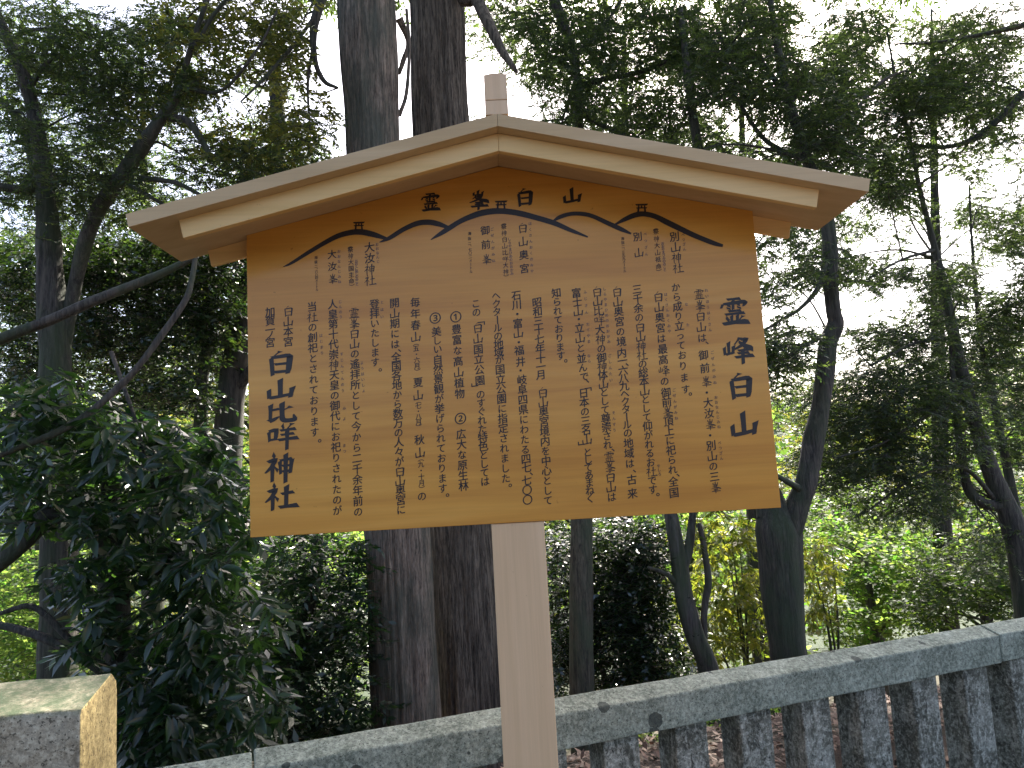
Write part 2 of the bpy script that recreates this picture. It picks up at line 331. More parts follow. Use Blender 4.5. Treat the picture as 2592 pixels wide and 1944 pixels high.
class Ink:
    def __init__(s): s.v = []; s.f = []; s.k = 0
    def char(s, ch, u, z, size, brush=True, wscale=1.0, tall=1.0):
        if ch in ' 　': return
        if brush and ch in BR:
            if wscale < 1.5: size = size*1.06
            for st in BR[ch]:
                s.k += 1; L, Rr = stroke_poly(st, wscale); b = len(s.v); v = -.0006-.00005*(s.k % 14)
                for q in L+Rr: s.v.append(B3(u+(q[0]-50)/100*size, v, z-(q[1]-50)/100*size*tall))
                n = len(L)
                for i in range(n-1): s.f.append((b+i, b+i+1, b+n+i+1, b+n+i))
            return
        vs, fs = glyph(ch); b = len(s.v)
        kana = ('\u3041' <= ch <= '\u30ff' and ch not in '・ー')
        sc_ = size*(.9 if kana else 1.0)
        if ch == 'っ': sc_ *= 1.0
        bold = .013*wscale/.95
        for q, (ox, oy) in enumerate(((-bold, 0), (bold, 0), (0, bold*.6), (0, -bold*.6))):
            b = len(s.v)
            for x, y in vs: s.v.append(B3(u+(x+ox)*sc_*.97, -.0006-.00012*q, z+(y+oy+.10*x)*sc_))
            s.f += [tuple(b+i for i in f) for f in fs]
    def build(s, mat=None, name='lettering', label=None):
        if s.v:
            o = mesh(name, s.v, s.f, mat or INK, board)
            if label: o['label'] = label
            return o
def column(segs, px, mat=None, brush=True, wscale=1.2, label=None):
    ink = Ink()
    for sg in segs:
        if len(sg) == 4: st, k, x, y = sg; a = b = Z(k, x, y)
        else: st, k, x, y, k2, x2, y2 = sg; a = Z(k, x, y); b = Z(k2, x2, y2)
        n = len(st)
        for i, ch in enumerate(st):
            t = i/(n-1) if n > 1 else 0
            ink.char(ch, a[0]*(1-t)+b[0]*t, a[1]*(1-t)+b[1]*t, px*PXM, brush, wscale)
    return ink.build(mat, label=label)
BP = 27.2
cols = [
 [("霊峯白山は", 2, 1640, 1090, 2, 1665, 1440), ("、", 2, 1705, 1478), ("御前峯", 4, 1565, 145, 4, 1585, 340), ("・", 4, 1590, 425), ("大汝峯", 4, 1600, 500, 4, 1615, 660), ("・", 4, 1615, 745), ("別山の三峯", 4, 1622, 820, 4, 1655, 1130)],
 [("から成り立ってお", 2, 1455, 1035, 4, 1405, 145), ("ります", 4, 1412, 225, 4, 1432, 400), ("。", 4, 1467, 435)],
 [("白山奥宮は", 2, 1315, 1110, 2, 1340, 1445), ("最高峰の", 4, 1260, 100, 4, 1275, 340), ("御前峯頂上に祀られ", 4, 1285, 425, 4, 1335, 1000), ("、", 4, 1375, 1040), ("全国", 4, 1340, 1090, 4, 1345, 1172)],
 [("三千余の白山神", 2, 1145, 1050, 2, 1180, 1505), ("社の総本山として仰がれるお社です", 4, 1105, 145, 4, 1187, 1150), ("。", 4, 1225, 1185)],
 [("白山奥宮の境", 2, 985, 1070, 2, 1020, 1470), ("内一", 4, 955, 130, 4, 960, 187), ("、", 4, 995, 215), ("六八九ヘクタール", 4, 965, 260, 4, 995, 665), ("の地域は", 4, 1000, 725, 4, 1015, 955), ("、", 4, 1050, 1010), ("古来", 4, 1030, 1075, 4, 1035, 1178)],
 [("白山比咩大神の", 2, 825, 1070, 2, 860, 1525), ("御神体山として尊崇され", 4, 805, 165, 4, 850, 815), ("、", 4, 890, 852), ("霊峯白山は", 4, 860, 905, 4, 880, 1205)],
 [("富士山", 2, 660, 1080, 2, 675, 1225), ("・", 2, 680, 1290), ("立山と", 2, 685, 1360, 2, 695, 1520), ("並んで", 4, 655, 170, 4, 675, 305), ("、", 4, 700, 340), ("「", 4, 690, 378), ("日本の三名山", 4, 670, 428, 4, 695, 775), ("」", 4, 665, 825), ("としてあまねく", 4, 700, 870, 4, 720, 1215)],
 [("知られておりま", 2, 500, 1080, 4, 495, 85), ("す", 4, 500, 150), ("。", 4, 537, 187)],
 [("昭和三十七年", 2, 345, 1155, 2, 370, 1525), ("十一月", 4, 350, 170, 4, 352, 292), ("白山奥宮境内を中心として", 4, 365, 425, 4, 405, 1230)],
 [("石川・富山・", 2, 180, 1100, 2, 200, 1475), ("福井", 4, 190, 110, 4, 200, 195), ("・", 4, 200, 260), ("岐阜四県にわたる", 4, 210, 330, 4, 235, 850), ("四七", 4, 240, 920, 4, 245, 985), ("、", 4, 280, 1030), ("七〇〇", 4, 245, 1080, 4, 252, 1225)],
 [("ヘクタールの地域", 1, 2072, 1102, 1, 2095, 1555), ("が国立公園に指定されました", 3, 2080, 190, 3, 2130, 1130), ("。", 3, 2165, 1185)],
 [("この", 1, 1910, 1165, 1, 1915, 1235), ("「", 1, 1940, 1300), ("白山国", 1, 1925, 1358, 1, 1930, 1530), ("立公園", 3, 1915, 185, 3, 1925, 355), ("」", 3, 1895, 412), ("のすぐれた特色としては", 3, 1930, 465, 3, 1965, 1155)],
 [("豊富な高山植物", 1, 1755, 1370, 3, 1765, 460), ("広大な原生林", 3, 1775, 780, 3, 1795, 1190)],
 [("美しい", 1, 1595, 1390, 1, 1605, 1530), ("自然景観が挙げられております", 3, 1590, 190, 3, 1630, 1210), ("。", 3, 1668, 1262)],
 [("毎年春山", 1, 1425, 1155, 1, 1430, 1430), ("夏山", 3, 1435, 370, 3, 1435, 470), ("秋山", 3, 1445, 825, 3, 1450, 925), ("の", 3, 1465, 1272)],
 [("開山期には", 1, 1260, 1160, 1, 1265, 1490), ("、", 1, 1300, 1540), ("全国各地から数万の人々が白山奥宮に", 3, 1260, 170, 3, 1300, 1380)],
 [("登拝いたします", 1, 1100, 1170, 3, 1095, 210), ("。", 3, 1135, 270)],
 [("霊峯白山の遙拝所として今から二千余年前の", 1, 935, 1240, 3, 960, 1395)],
 [("人皇第十代崇神天皇の御代にお祀りされたのが", 1, 765, 1170, 3, 795, 1385)],
 [("当社の創祀とされております", 1, 600, 1190, 3, 615, 765), ("。", 3, 655, 832)],
 [("白山本宮", 1, 410, 1225, 1, 410, 1470)],
 [("加賀一", 1, 265, 1232, 1, 265, 1375), ("ノ", 1, 265, 1415), ("宮", 1, 265, 1478)],
]
for c in cols: column(c, BP)
for a in ((("①", 1, 1750, 1270), ("②", 3, 1770, 655)), (("③", 1, 1585, 1280),)): column(list(a), 35)
column([("（五・六月）", 1, 1430, 1478, 3, 1430, 285), ("（七・八月）", 3, 1435, 515, 3, 1440, 725), ("（九・十月）", 3, 1455, 970, 3, 1465, 1215)], 17, wscale=1.0)
# the great names
def big(chars, label):
    ink = Ink()
    for ch, k, x, y, px, tall in chars:
        u, z = Z(k, x, y); ink.char(ch, u, z, px*PXM*1.03, True, 2.0, tall)
    ink.build(label=label)
big([("霊", 2, 1920, 1225, 76, .95), ("峰", 4, 1822, 105, 77, .9), ("白", 4, 1838, 370, 72, .92), ("山", 4, 1865, 655, 76, .88)], 'large brush title down the right side')
big([("白", 3, 340, 212, 74, .84), ("山", 3, 345, 418, 76, .72), ("比", 3, 345, 602, 76, .74), ("咩", 3, 352, 790, 76, .88), ("神", 3, 345, 1038, 78, .92), ("社", 3, 348, 1272, 78, .86)], 'large brush shrine name down the left side')
big([("霊", 1, 1545, 352, 52, .95), ("峯", 1, 1930, 332, 56, .92), ("白", 2, 245, 312, 51, .95), ("山", 2, 625, 298, 53, .85)], 'brush title in a row under the gable')
small = [
 ([("大汝神社", 1, 1060, 715, 1, 1065, 978)], 29), ([("（", 1, 905, 700), ("祭神大国主命", 1, 908, 735, 1, 916, 985), ("）", 1, 918, 1030)], 15.5),
 ([("大汝峯", 1, 760, 772, 1, 765, 965)], 25), ([("海抜二", 1, 632, 797, 1, 632, 868), ("、", 1, 642, 885), ("六八四メートル", 1, 635, 908, 1, 640, 1055)], 9),
 ([("御前峯", 1, 1985, 580, 1, 1995, 808)], 26), ([("海抜二", 1, 1860, 605, 1, 1860, 685), ("、", 1, 1872, 702), ("七〇二メートル", 1, 1864, 732, 1, 1872, 910)], 10),
 ([("（", 2, 78, 515), ("祭神白山比咩大神", 2, 80, 550, 2, 97, 910), ("）", 2, 100, 955)], 15.5),
 ([("白山奥宮", 2, 230, 560, 2, 245, 885)], 27), ([("別山", 2, 1150, 630, 2, 1160, 757)], 26),
 ([("海抜二", 2, 1030, 645, 2, 1034, 710), ("、", 2, 1046, 728), ("三九九メートル", 2, 1036, 755, 2, 1047, 905)], 9.5),
 ([("（", 2, 1292, 555), ("祭神大山祇命", 2, 1297, 590, 2, 1318, 868), ("）", 2, 1320, 912)], 16),
 ([("別山神社", 2, 1445, 630, 2, 1472, 880)], 28)]
for c, px in small: column(c, px)
furi = [("れいほうはくさん", 2, 1700, 1060, 2, 1730, 1375), ("な", 2, 1540, 1172), ("た", 2, 1552, 1335), ("はくさんおくみや", 2, 1375, 1092, 2, 1405, 1385), ("ごぜんがみね", 4, 1345, 405, 4, 1362, 615),
 ("ごぜんがみね", 4, 1630, 125, 4, 1650, 350), ("おおなんじみね", 4, 1658, 460, 4, 1680, 680), ("べつざん", 4, 1685, 800, 4, 1700, 915), ("やしろ", 4, 1230, 972, 4, 1238, 1032),
 ("しらやまひめのおおかみ", 2, 885, 1048, 2, 920, 1470), ("ごしんたい", 4, 865, 150, 4, 875, 330), ("そんすう", 4, 895, 575, 4, 900, 705), ("なら", 4, 710, 150, 4, 712, 190),
 ("ふじさん", 2, 730, 1072, 2, 742, 1235), ("たてやま", 2, 752, 1330, 2, 760, 1468), ("とはい", 1, 1160, 1155, 1, 1160, 1270), ("じんのう", 1, 825, 1150, 1, 830, 1272), ("はじまり", 1, 672, 1420, 1, 680, 1560),
 ("すじんてんのう", 3, 830, 145, 3, 838, 435), ("みよ", 3, 850, 575, 3, 850, 658), ("まつ", 3, 850, 870, 3, 852, 915), ("ようはいしょ", 3, 990, 215, 3, 1003, 435),
 ("おおなんじ", 1, 1120, 692, 1, 1128, 828), ("おおなんじみね", 1, 815, 748, 1, 820, 990), ("おおくにぬしのみこと", 1, 955, 825, 1, 960, 1010), ("ごぜんがみね", 1, 2040, 570, 1, 2052, 822),
 ("しらやまひめのおおかみ", 2, 125, 650, 2, 145, 925), ("はくさんおくのみや", 2, 290, 525, 2, 305, 905), ("べつざん", 2, 1210, 610, 2, 1220, 770), ("おおやまづみのみこと", 2, 1350, 685, 2, 1368, 895), ("べつざん", 2, 1513, 615, 2, 1525, 730)]
for f_ in furi: column([f_], 10.5, INK_RED, False, 1.3)
# the mountain outline: five brush curves and three gates
def curve(pts, label):
    P = []
    for k, x, y, wd in pts: u, z = Z(k, x, y); P.append(np.array([u, z, wd*1.3*.31646*PXM]))
    ext = [2*P[0]-P[1]]+P+[2*P[-1]-P[-2]]; Q = []
    for i in range(1, len(ext)-2):
        a, b, c, d = ext[i-1:i+3]
        for t in np.linspace(0, 1, 9)[:-1]: Q.append(.5*((2*b)+(-a+c)*t+(2*a-5*b+4*c-d)*t*t+(-a+3*b-3*c+d)*t**3))
    Q.append(P[-1]); vs, fs = [], []
    curve.k += 1; v = -.0007-.00008*curve.k
    for i, p in enumerate(Q):
        d = (Q[min(i+1, len(Q)-1)]-Q[max(i-1, 0)])[:2]; d /= np.linalg.norm(d); nn = np.array([-d[1], d[0]])*p[2]/2
        vs += [B3(p[0]+nn[0], v, p[1]+nn[1]), B3(p[0]-nn[0], v, p[1]-nn[1])]
    fs = [(2*i, 2*i+1, 2*i+3, 2*i+2) for i in range(len(Q)-1)]
    mesh('mountain_line', vs, fs, INK, board)
curve.k = 0
curve([(1, 370, 871, 4), (1, 440, 838, 18), (1, 600, 738, 26), (1, 780, 636, 32), (1, 900, 598, 36), (1, 990, 592, 38), (1, 1090, 612, 36), (1, 1215, 652, 16)], '')
curve([(1, 1140, 675, 6), (1, 1220, 640, 26), (1, 1330, 572, 30), (1, 1440, 524, 34), (1, 1530, 514, 36), (1, 1610, 528, 34), (1, 1705, 562, 18)], '')
curve([(1, 1550, 654, 6), (1, 1650, 592, 30), (1, 1780, 510, 32), (1, 1900, 458, 38), (1, 2000, 432, 40), (2, 60, 425, 38), (2, 200, 442, 38), (2, 340, 478, 36), (2, 480, 520, 34), (2, 620, 580, 26), (2, 752, 632, 10)], '')
curve([(2, 470, 508, 10), (2, 530, 472, 26), (2, 620, 447, 26), (2, 720, 449, 28), (2, 800, 470, 28), (2, 900, 516, 30), (2, 1010, 566, 30), (2, 1097, 606, 12)], '')
curve([(2, 965, 535, 10), (2, 1050, 490, 28), (2, 1130, 457, 34), (2, 1200, 448, 34), (2, 1290, 468, 34), (2, 1400, 522, 38), (2, 1600, 618, 34), (2, 1760, 682, 30), (2, 1832, 702, 18)], '')
def gate(k, x, y, s):
    vs, fs = [], []
    def quad(pts):
        b = len(vs)
        for a, c in pts: u, z = Z(k, x+a*s, y+c*s); vs.append(B3(u, -.0014, z))
        fs.append((b, b+1, b+2, b+3))
    quad([(-.5, -.36), (.5, -.40), (.42, -.26), (-.42, -.24)]); quad([(-.42, -.10), (.42, -.12), (.40, -.03), (-.40, -.01)])
    quad([(-.28, -.24), (-.17, -.24), (-.20, .34), (-.36, .34)]); quad([(.17, -.25), (.28, -.25), (.36, .33), (.20, .33)]); quad([(-.06, -.24), (.06, -.24), (.06, -.11), (-.06, -.11)])
    mesh('gate_mark', vs, fs, INK, board)
gate(1, 975, 548, 96); gate(2, 58, 382, 104); gate(2, 1182, 407, 104)

# ------------------------------------------------------------------ stone fence
TF = R(20.3); fu = np.array([math.cos(TF), math.sin(TF), 0]); fn = np.array([-math.sin(TF), math.cos(TF), 0])
FO = np.array([.1036, 2.9475, 0.0])
def FP(u, v, z): return FO+fu*u+fn*v+np.array([0, 0, z])
fence = empty('stone_fence', FP(0, .1, 0), 'weathered grey granite fence with gabled top rail behind the notice board', 'fence')
RT_ = .19
def stoneblock(name, prof, u0, u1, mat, parent, nu=24, seed=0, amp=.0015, bevel=.006):
    vs, fs = [], []; n = len(prof)
    for i in range(nu+1):
        u = u0+(u1-u0)*i/nu
        for v, z in prof:
            j = amp*2*noise.noise(Vector((u*6+seed, v*9, z*9)))
            vs.append(FP(u, v+j, z+j*.8))
    for i in range(nu):
        for k in range(n): fs.append((i*n+k, i*n+(k+1) % n, (i+1)*n+(k+1) % n, (i+1)*n+k))
    fs += [tuple(range(n))[::-1], tuple(range(nu*n, nu*n+n))]
    return mesh(name, vs, fs, mat, parent, bevel=bevel)
prof = [(0, .488), (0, .62), (.095, .652), (.19, .62), (.19, .488)]
for k, (a, b) in enumerate(((-4.54, -1.097), (-1.091, 2.364), (2.371, 5.80))):
    dz = (-.006, 0, .003)[k]
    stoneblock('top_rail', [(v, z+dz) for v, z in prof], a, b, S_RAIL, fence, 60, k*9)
bal_u = [-.124-.32*i for i in range(13)][::-1]+[.196, .519, .830, 1.156, 1.464, 1.800, 2.117, 2.44, 2.76, 3.08, 3.40, 3.72, 4.04, 4.36, 4.68, 5.0, 5.3]
for i, u in enumerate(bal_u):
    random.seed(i*3+1); wd = .158+random.uniform(-.006, .006); a = random.uniform(-.006, .006)
    vs, fs = [], []
    lv = [-.08, .15, .25, .35, .45, .487]
    for z in lv:
        for du, dv in ((0, 0), (1, 0), (1, 1), (0, 1)):
            j = .004*noise.noise(Vector((u*5+du, z*7, dv*3+i)))
            vs.append(FP(u+du*wd+j+a*(z-.3), .018+a+dv*.145+j, z))
    for q in range(len(lv)-1):
        for k in range(4): fs.append((q*4+k, q*4+(k+1) % 4, q*4+4+(k+1) % 4, q*4+4+k))
    fs += [(3, 2, 1, 0), tuple(range(len(vs)-4, len(vs)))]
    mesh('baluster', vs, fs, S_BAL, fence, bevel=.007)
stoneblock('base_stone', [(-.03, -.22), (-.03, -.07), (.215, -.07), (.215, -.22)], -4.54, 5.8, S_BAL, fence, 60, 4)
# near stone at the lower left, gable-topped, parallel to the fence
TN = R(10); nu_ = np.array([math.cos(TN), math.sin(TN), 0]); nv_ = np.array([-math.sin(TN), math.cos(TN), 0])
A0 = onY(205, 1796, 1.8)
def NP(u, v, z): return np.array([A0[0], A0[1], 0])+nu_*u+nv_*v+np.array([0, 0, z])
hA = A0[2]
pil = empty('stone_pillar', NP(-.3, .12, 0), 'near mossy gable-topped stone block with sunlit yellow end at lower left', 'stone pillar')
vs, fs = [], []; pr = [(0, 0), (0, .5), (0, hA-.012), (.008, hA+.001), (.20, hA+.034), (.235, hA+.006), (.24, hA-.03), (.243, 0)]
L_ = 22
for i in range(L_+1):
    u = -.62*(1-i/L_)
    for v, z in pr:
        j = .0035*noise.noise(Vector((u*14, v*14, z*14)))
        vs.append(NP(u, v+j, z+j))
n_ = len(pr)
for i in range(L_):
    for k in range(n_): fs.append((i*n_+k, i*n_+(k+1) % n_, (i+1)*n_+(k+1) % n_, (i+1)*n_+k))
fs += [tuple(range(n_))[::-1], tuple(range(L_*n_, L_*n_+n_))]
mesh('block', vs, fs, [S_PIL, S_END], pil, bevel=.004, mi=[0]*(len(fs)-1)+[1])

# ------------------------------------------------------------------ trees: trunks, limbs
def smooth_path(P, m=8):
    P = [np.array(p, float) for p in P]
    if len(P) == 2: return [P[0]*(1-t)+P[1]*t for t in np.linspace(0, 1, m+1)]
    ext = [2*P[0]-P[1]]+P+[2*P[-1]-P[-2]]; Q = []
    for i in range(1, len(ext)-2):
        a, b, c, d = ext[i-1:i+3]
        for t in np.linspace(0, 1, m+1)[:-1]: Q.append(.5*((2*b)+(-a+c)*t+(2*a-5*b+4*c-d)*t*t+(-a+3*b-3*c+d)*t**3))
    return Q+[P[-1]]
def tube(name, pts, mat, parent, segs=10, m=6, ridge=0.0, rough=.06, seed=0, label=None):
    """pts: (x,y,z,r)"""
    Q = smooth_path(pts, m); vs, fs = [], []
    ph = np.arange(segs)/segs*2*math.pi
    ridges = rng.normal(0, 1, segs) if ridge else None
    for i, q in enumerate(Q):
        t = Q[min(i+1, len(Q)-1)][:3]-Q[max(i-1, 0)][:3]; t /= np.linalg.norm(t)+1e-9
        a = np.cross(t, [0.13, 1, .21]); a /= np.linalg.norm(a); b = np.cross(t, a)
        r = max(q[3], .001)
        for j, f_ in enumerate(ph):
            k = 1+rough*noise.noise(Vector((math.cos(f_)*1.5+seed*7.1, math.sin(f_)*1.5, q[2]*1.3/max(r*4, .3))))*1.6
            if ridge: k += ridge*noise.noise(Vector((j*.9+seed, q[2]*1.1, seed)))*1.5+ridge*.6*ridges[j]
            vs.append(q[:3]+(a*math.cos(f_)+b*math.sin(f_))*r*k)
    for i in range(len(Q)-1):
        for j in range(segs): fs.append((i*segs+j, i*segs+(j+1) % segs, (i+1)*segs+(j+1) % segs, (i+1)*segs+j))
    fs.append(tuple(range((len(Q)-1)*segs, len(Q)*segs)))
    o = mesh(name, vs, fs, mat, parent, smooth=True)
    if label: o['label'] = label
    return o
def px_path(L):                                               # (display x, display y, display width, Y) -> (x,y,z,r)
    return [(*D(x, y, Y), rad(wd, Y)) for x, y, wd, Y in L]
def rooted(P, flare=1.35):
    """add a last stretch down to the ground under the lowest point (P ordered bottom first)"""
    x, y, z, r = P[0]; dx = (P[0][0]-P[1][0]); g = gz(x, y)
    if z > g: return [(x, y, g-.15, r*flare), (x, y, g+(z-g)*.35, r*1.08)]+P
    return P
# ------------------------------------------------------------------ leaves
GAPS = [(690, 100, 42, 90), (880, 170, 34, 60), (1040, 190, 58, 85), (1095, 250, 45, 55), (515, 235, 62, 48), (270, 30, 40, 25), (450, 120, 45, 40),
        (1600, 265, 42, 70), (1680, 300, 40, 50), (1740, 70, 45, 90), (1930, 100, 55, 60), (1735, 215, 30, 28), (1800, 660, 150, 62), (2030, 400, 85, 75), (2160, 400, 55, 80),
        (1870, 530, 70, 35), (1950, 640, 60, 60), (2090, 520, 40, 60), (2150, 590, 60, 70), (30, 470, 25, 35), (20, 330, 20, 40), (1330, 30, 25, 25), (1560, 30, 40, 30),
        (430, 990, 35, 25), (225, 950, 30, 18), (20, 680, 14, 10), (330, 280, 30, 24), (170, 250, 25, 25), (1690, 560, 40, 40), (2020, 30, 60, 25), (1480, 200, 22, 20)]
def in_gap(X):
    d = X-EYE; z = d@FW; x = (1296+FPX*(d@RT)/z)/K; y = (972-FPX*(d@UP)/z)/K
    g = np.zeros(len(X), bool)
    wob = 1+.25*np.sin(x*.09+y*.05)+.2*np.sin(y*.13-x*.07)
    for cx, cy_, rx, ry in GAPS: g |= ((x-cx)/rx)**2+((y-cy_)/ry)**2 < .48*wob
    return g
KIND = {   # leaf length, width, leaves per twig, twig length, angle, droop, bend
 'needle': (.050, .017, 18, .26, .6, .35),
 'broad':  (.085, .034, 9, .26, .85, .25),
 'big':    (.15, .046, 8, .20, .95, .55),
 'small':  (.055, .026, 10, .22, .9, .15),
 'drop':   (.11, .034, 8, .11, .9, .8),
 'maple':  (.075, .045, 10, .34, .9, .02),
 'far':    (.16, .085, 9, .5, .9, .15),
}
def unit(a): return a/(np.linalg.norm(a, axis=-1, keepdims=True)+1e-9)
def twigs(Otw, kind, scale=1.0, outward=None):
    Lf, Wf, m, tl, ang, droop = KIND[kind]; Lf *= scale; Wf *= scale; tl *= scale
    n = len(Otw)
    th = rng.uniform(0, 2*math.pi, n); d = np.stack([np.cos(th), np.sin(th), rng.normal(-droop*.6, .28, n)], 1)
    if outward is not None: d += outward*.8
    d = unit(d); tlen = tl*rng.uniform(.6, 1.3, n)
    side = unit(np.cross(d, np.stack([rng.normal(0, .35, n), rng.normal(0, .35, n), np.ones(n)], 1))); up = np.cross(side, d)
    s = (np.arange(m)+.6)/m
    base = Otw[:, None]+d[:, None]*(s[None, :, None]*tlen[:, None, None]); base[..., 2] -= droop*.35*(s**2)[None]*tlen[:, None]
    sg = np.where(np.arange(m) % 2, 1.0, -1.0)[None, :, None]
    a = ang*rng.uniform(.6, 1.3, (n, m, 1))
    ld = unit(d[:, None]*np.cos(a)+sg*side[:, None]*np.sin(a)+up[:, None]*rng.normal(0, .3, (n, m, 1))+np.array([0, 0, -droop*.55]))
    nn = unit(up[:, None]+rng.normal(0, .45, (n, m, 3))); wd = unit(np.cross(ld, nn))
    sz = rng.uniform(.65, 1.25, (n, m, 1))
    tint = np.clip(rng.normal(.45, .22, (n, 1))+rng.normal(0, .22, (n, m)), 0, 1)
    return base.reshape(-1, 3), ld.reshape(-1, 3), wd.reshape(-1, 3), (sz*Lf).reshape(-1, 1), (sz*Wf).reshape(-1, 1), tint.reshape(-1), (Otw, d*tlen[:, None])
NT = [0]
def leaf_object(name, parts, mats, parent, twigw=.0035, kind=None):
    base = np.concatenate([p[0] for p in parts]); ld = np.concatenate([p[1] for p in parts]); wd = np.concatenate([p[2] for p in parts])
    Lf = np.concatenate([p[3] for p in parts]); Wf = np.concatenate([p[4] for p in parts]); tint = np.concatenate([p[5] for p in parts])
    tO = np.concatenate([p[6][0] for p in parts]); tD = np.concatenate([p[6][1] for p in parts])
    n = len(base)
    q = np.stack([base, base+ld*Lf*.45+wd*Wf*.5, base+ld*Lf, base+ld*Lf*.45-wd*Wf*.5], 1).reshape(-1, 3)
    k = len(tO); sw = unit(np.cross(tD, np.array([.3, .9, .2])))*twigw
    tw = np.stack([tO-sw, tO+sw, tO+tD+sw*.3, tO+tD-sw*.3], 1).reshape(-1, 3)
    V = np.concatenate([q, tw]).astype(np.float32); nf = n+k
    me = bpy.data.meshes.new(name); me.vertices.add(len(V)); me.vertices.foreach_set('co', V.ravel())
    me.loops.add(nf*4); me.loops.foreach_set('vertex_index', np.arange(nf*4, dtype=np.int32))
    me.polygons.add(nf); me.polygons.foreach_set('loop_start', np.arange(0, nf*4, 4, dtype=np.int32)); me.polygons.foreach_set('loop_total', np.full(nf, 4, np.int32))
    mi = np.zeros(nf, np.int32); mi[n:] = 1; me.polygons.foreach_set('material_index', mi)
    at = me.attributes.new('tint', 'FLOAT', 'FACE'); at.data.foreach_set('value', np.concatenate([tint, np.zeros(k)]).astype(np.float32))
    me.update()
    for m_ in mats: me.materials.append(m_)
    o = bpy.data.objects.new(name, me); C.objects.link(o)
    if parent is not None: under(o, parent)
    if kind: o['kind'] = kind
    NT[0] += nf*2
    return o
DENS = {'needle': 1.75, 'broad': 2.3, 'big': 1.9, 'small': 1.6, 'drop': 1.6, 'maple': 1.8}
def fill(areas, kind, cov, Y0, Y1, scale=1.0, clump=.55, thr=-.02, gaps=True, seed=0):
    """twig origins inside display-pixel ellipses (cx,cy,rx,ry[,cov]) between depths Y0..Y1, bunched by 3D noise"""
    Lf, Wf, m, tl, ang, droop = KIND[kind]; out = []
    for ar in areas:
        cx, cy_, rx, ry = ar[:4]; c = (ar[4] if len(ar) > 4 else 1)*cov
        Ym = (Y0+Y1)/2; A = math.pi*rx*ry*(K/FPX*Ym)**2
        n = int(c*DENS.get(kind, 1)*A/(m*Lf*Wf*.5*scale*scale*.55)); n2 = int(n*3.0)
        a = rng.uniform(0, 2*math.pi, n2); r = np.sqrt(rng.uniform(0, 1, n2))*(1+.12*np.sin(a*5+seed)+.08*np.sin(a*9+2*seed))
        Y = rng.uniform(Y0, Y1, n2); x = cx+rx*r*np.cos(a); y = cy_+ry*r*np.sin(a)
        d = FW[None]+RT[None]*((x*K-1296)/FPX)[:, None]-UP[None]*((y*K-972)/FPX)[:, None]
        P = EYE[None]+d*(Y/d[:, 1])[:, None]
        nv = np.array([noise.noise(Vector(p)/clump+Vector((seed, 0, 0)))+.5*noise.noise(Vector(p)/(clump*.4)) for p in P])
        P = P[nv > thr][:n]
        if gaps: P = P[~(in_gap(P) & (rng.uniform(0, 1, len(P)) < .93))]
        out.append(P)
    return np.concatenate(out)
def branches(parent, start_pts, areas, Y0, Y1, mat, n, r0, seed=0, droop=.15):
    random.seed(seed)
    for i in range(n):
        ar = random.choice(areas); a = random.uniform(0, 6.28); rr = random.uniform(.2, .9)
        e = D(ar[0]+ar[2]*rr*math.cos(a), ar[1]+ar[3]*rr*math.sin(a), random.uniform(Y0, Y1))
        s = min(start_pts, key=lambda p: (np.linalg.norm(np.array(p[:3])-e)+random.uniform(0, .8)+(0.6 if p[2] > e[2]+.3 else 0)))
        s3 = np.array(s[:3]); L = np.linalg.norm(e-s3)
        if L < .25: continue
        m1 = s3*.65+e*.35+np.array([random.uniform(-.1, .1)*L, random.uniform(-.05, .05)*L, .10*L]); m2 = s3*.3+e*.7+np.array([random.uniform(-.08, .08)*L, 0, .08*L])
        e = e-np.array([0, 0, droop*L*.3]); r = min(r0*random.uniform(.6, 1.3), s[3]*.7)
        tube('branch', [(*s3, r), (*m1, r*.75), (*m2, r*.5), (*e, r*.15)], mat, parent, 6, 4, 0, .1, i)
#TREES
def tree(name, P, label, barkm, group=None, segs=14, ridge=0, m=6, rough=.06, seed=0, cat='tree', flare=1.35):
    P = rooted(P, flare); g = gz(P[0][0], P[0][1])
    t = empty(name, (P[0][0], P[0][1], g), label, cat, group)
    tube('trunk', P, barkm, t, segs, m, ridge, rough, seed)
    return t, P
def limb(t, L, mat, segs=8, seed=0, name='limb', m=5):
    P = px_path(L); tube(name, P, mat, t, segs, m, 0, .12, seed); return P
def crown(t, pieces, mats, name='foliage', twigw=.0035, kind='stuff'):
    return leaf_object(name, pieces, mats, t, twigw, kind)
def extend(P, dz, r, dx=0, dy=0):
    x, y, z, _ = P[-1]; return P+[(x+dx, y+dy, z+dz, r)]
def world_fill(c, rr, n, thr=-.1, clump=.9, seed=0):
    a = rng.normal(0, 1, (n*2, 3)); a = unit(a)*rng.uniform(0, 1, (n*2, 1))**.4; P = np.array(c)+a*np.array(rr)
    nv = np.array([noise.noise(Vector(p)/clump+Vector((seed, 3, 0))) for p in P]); return P[nv > thr][:n]

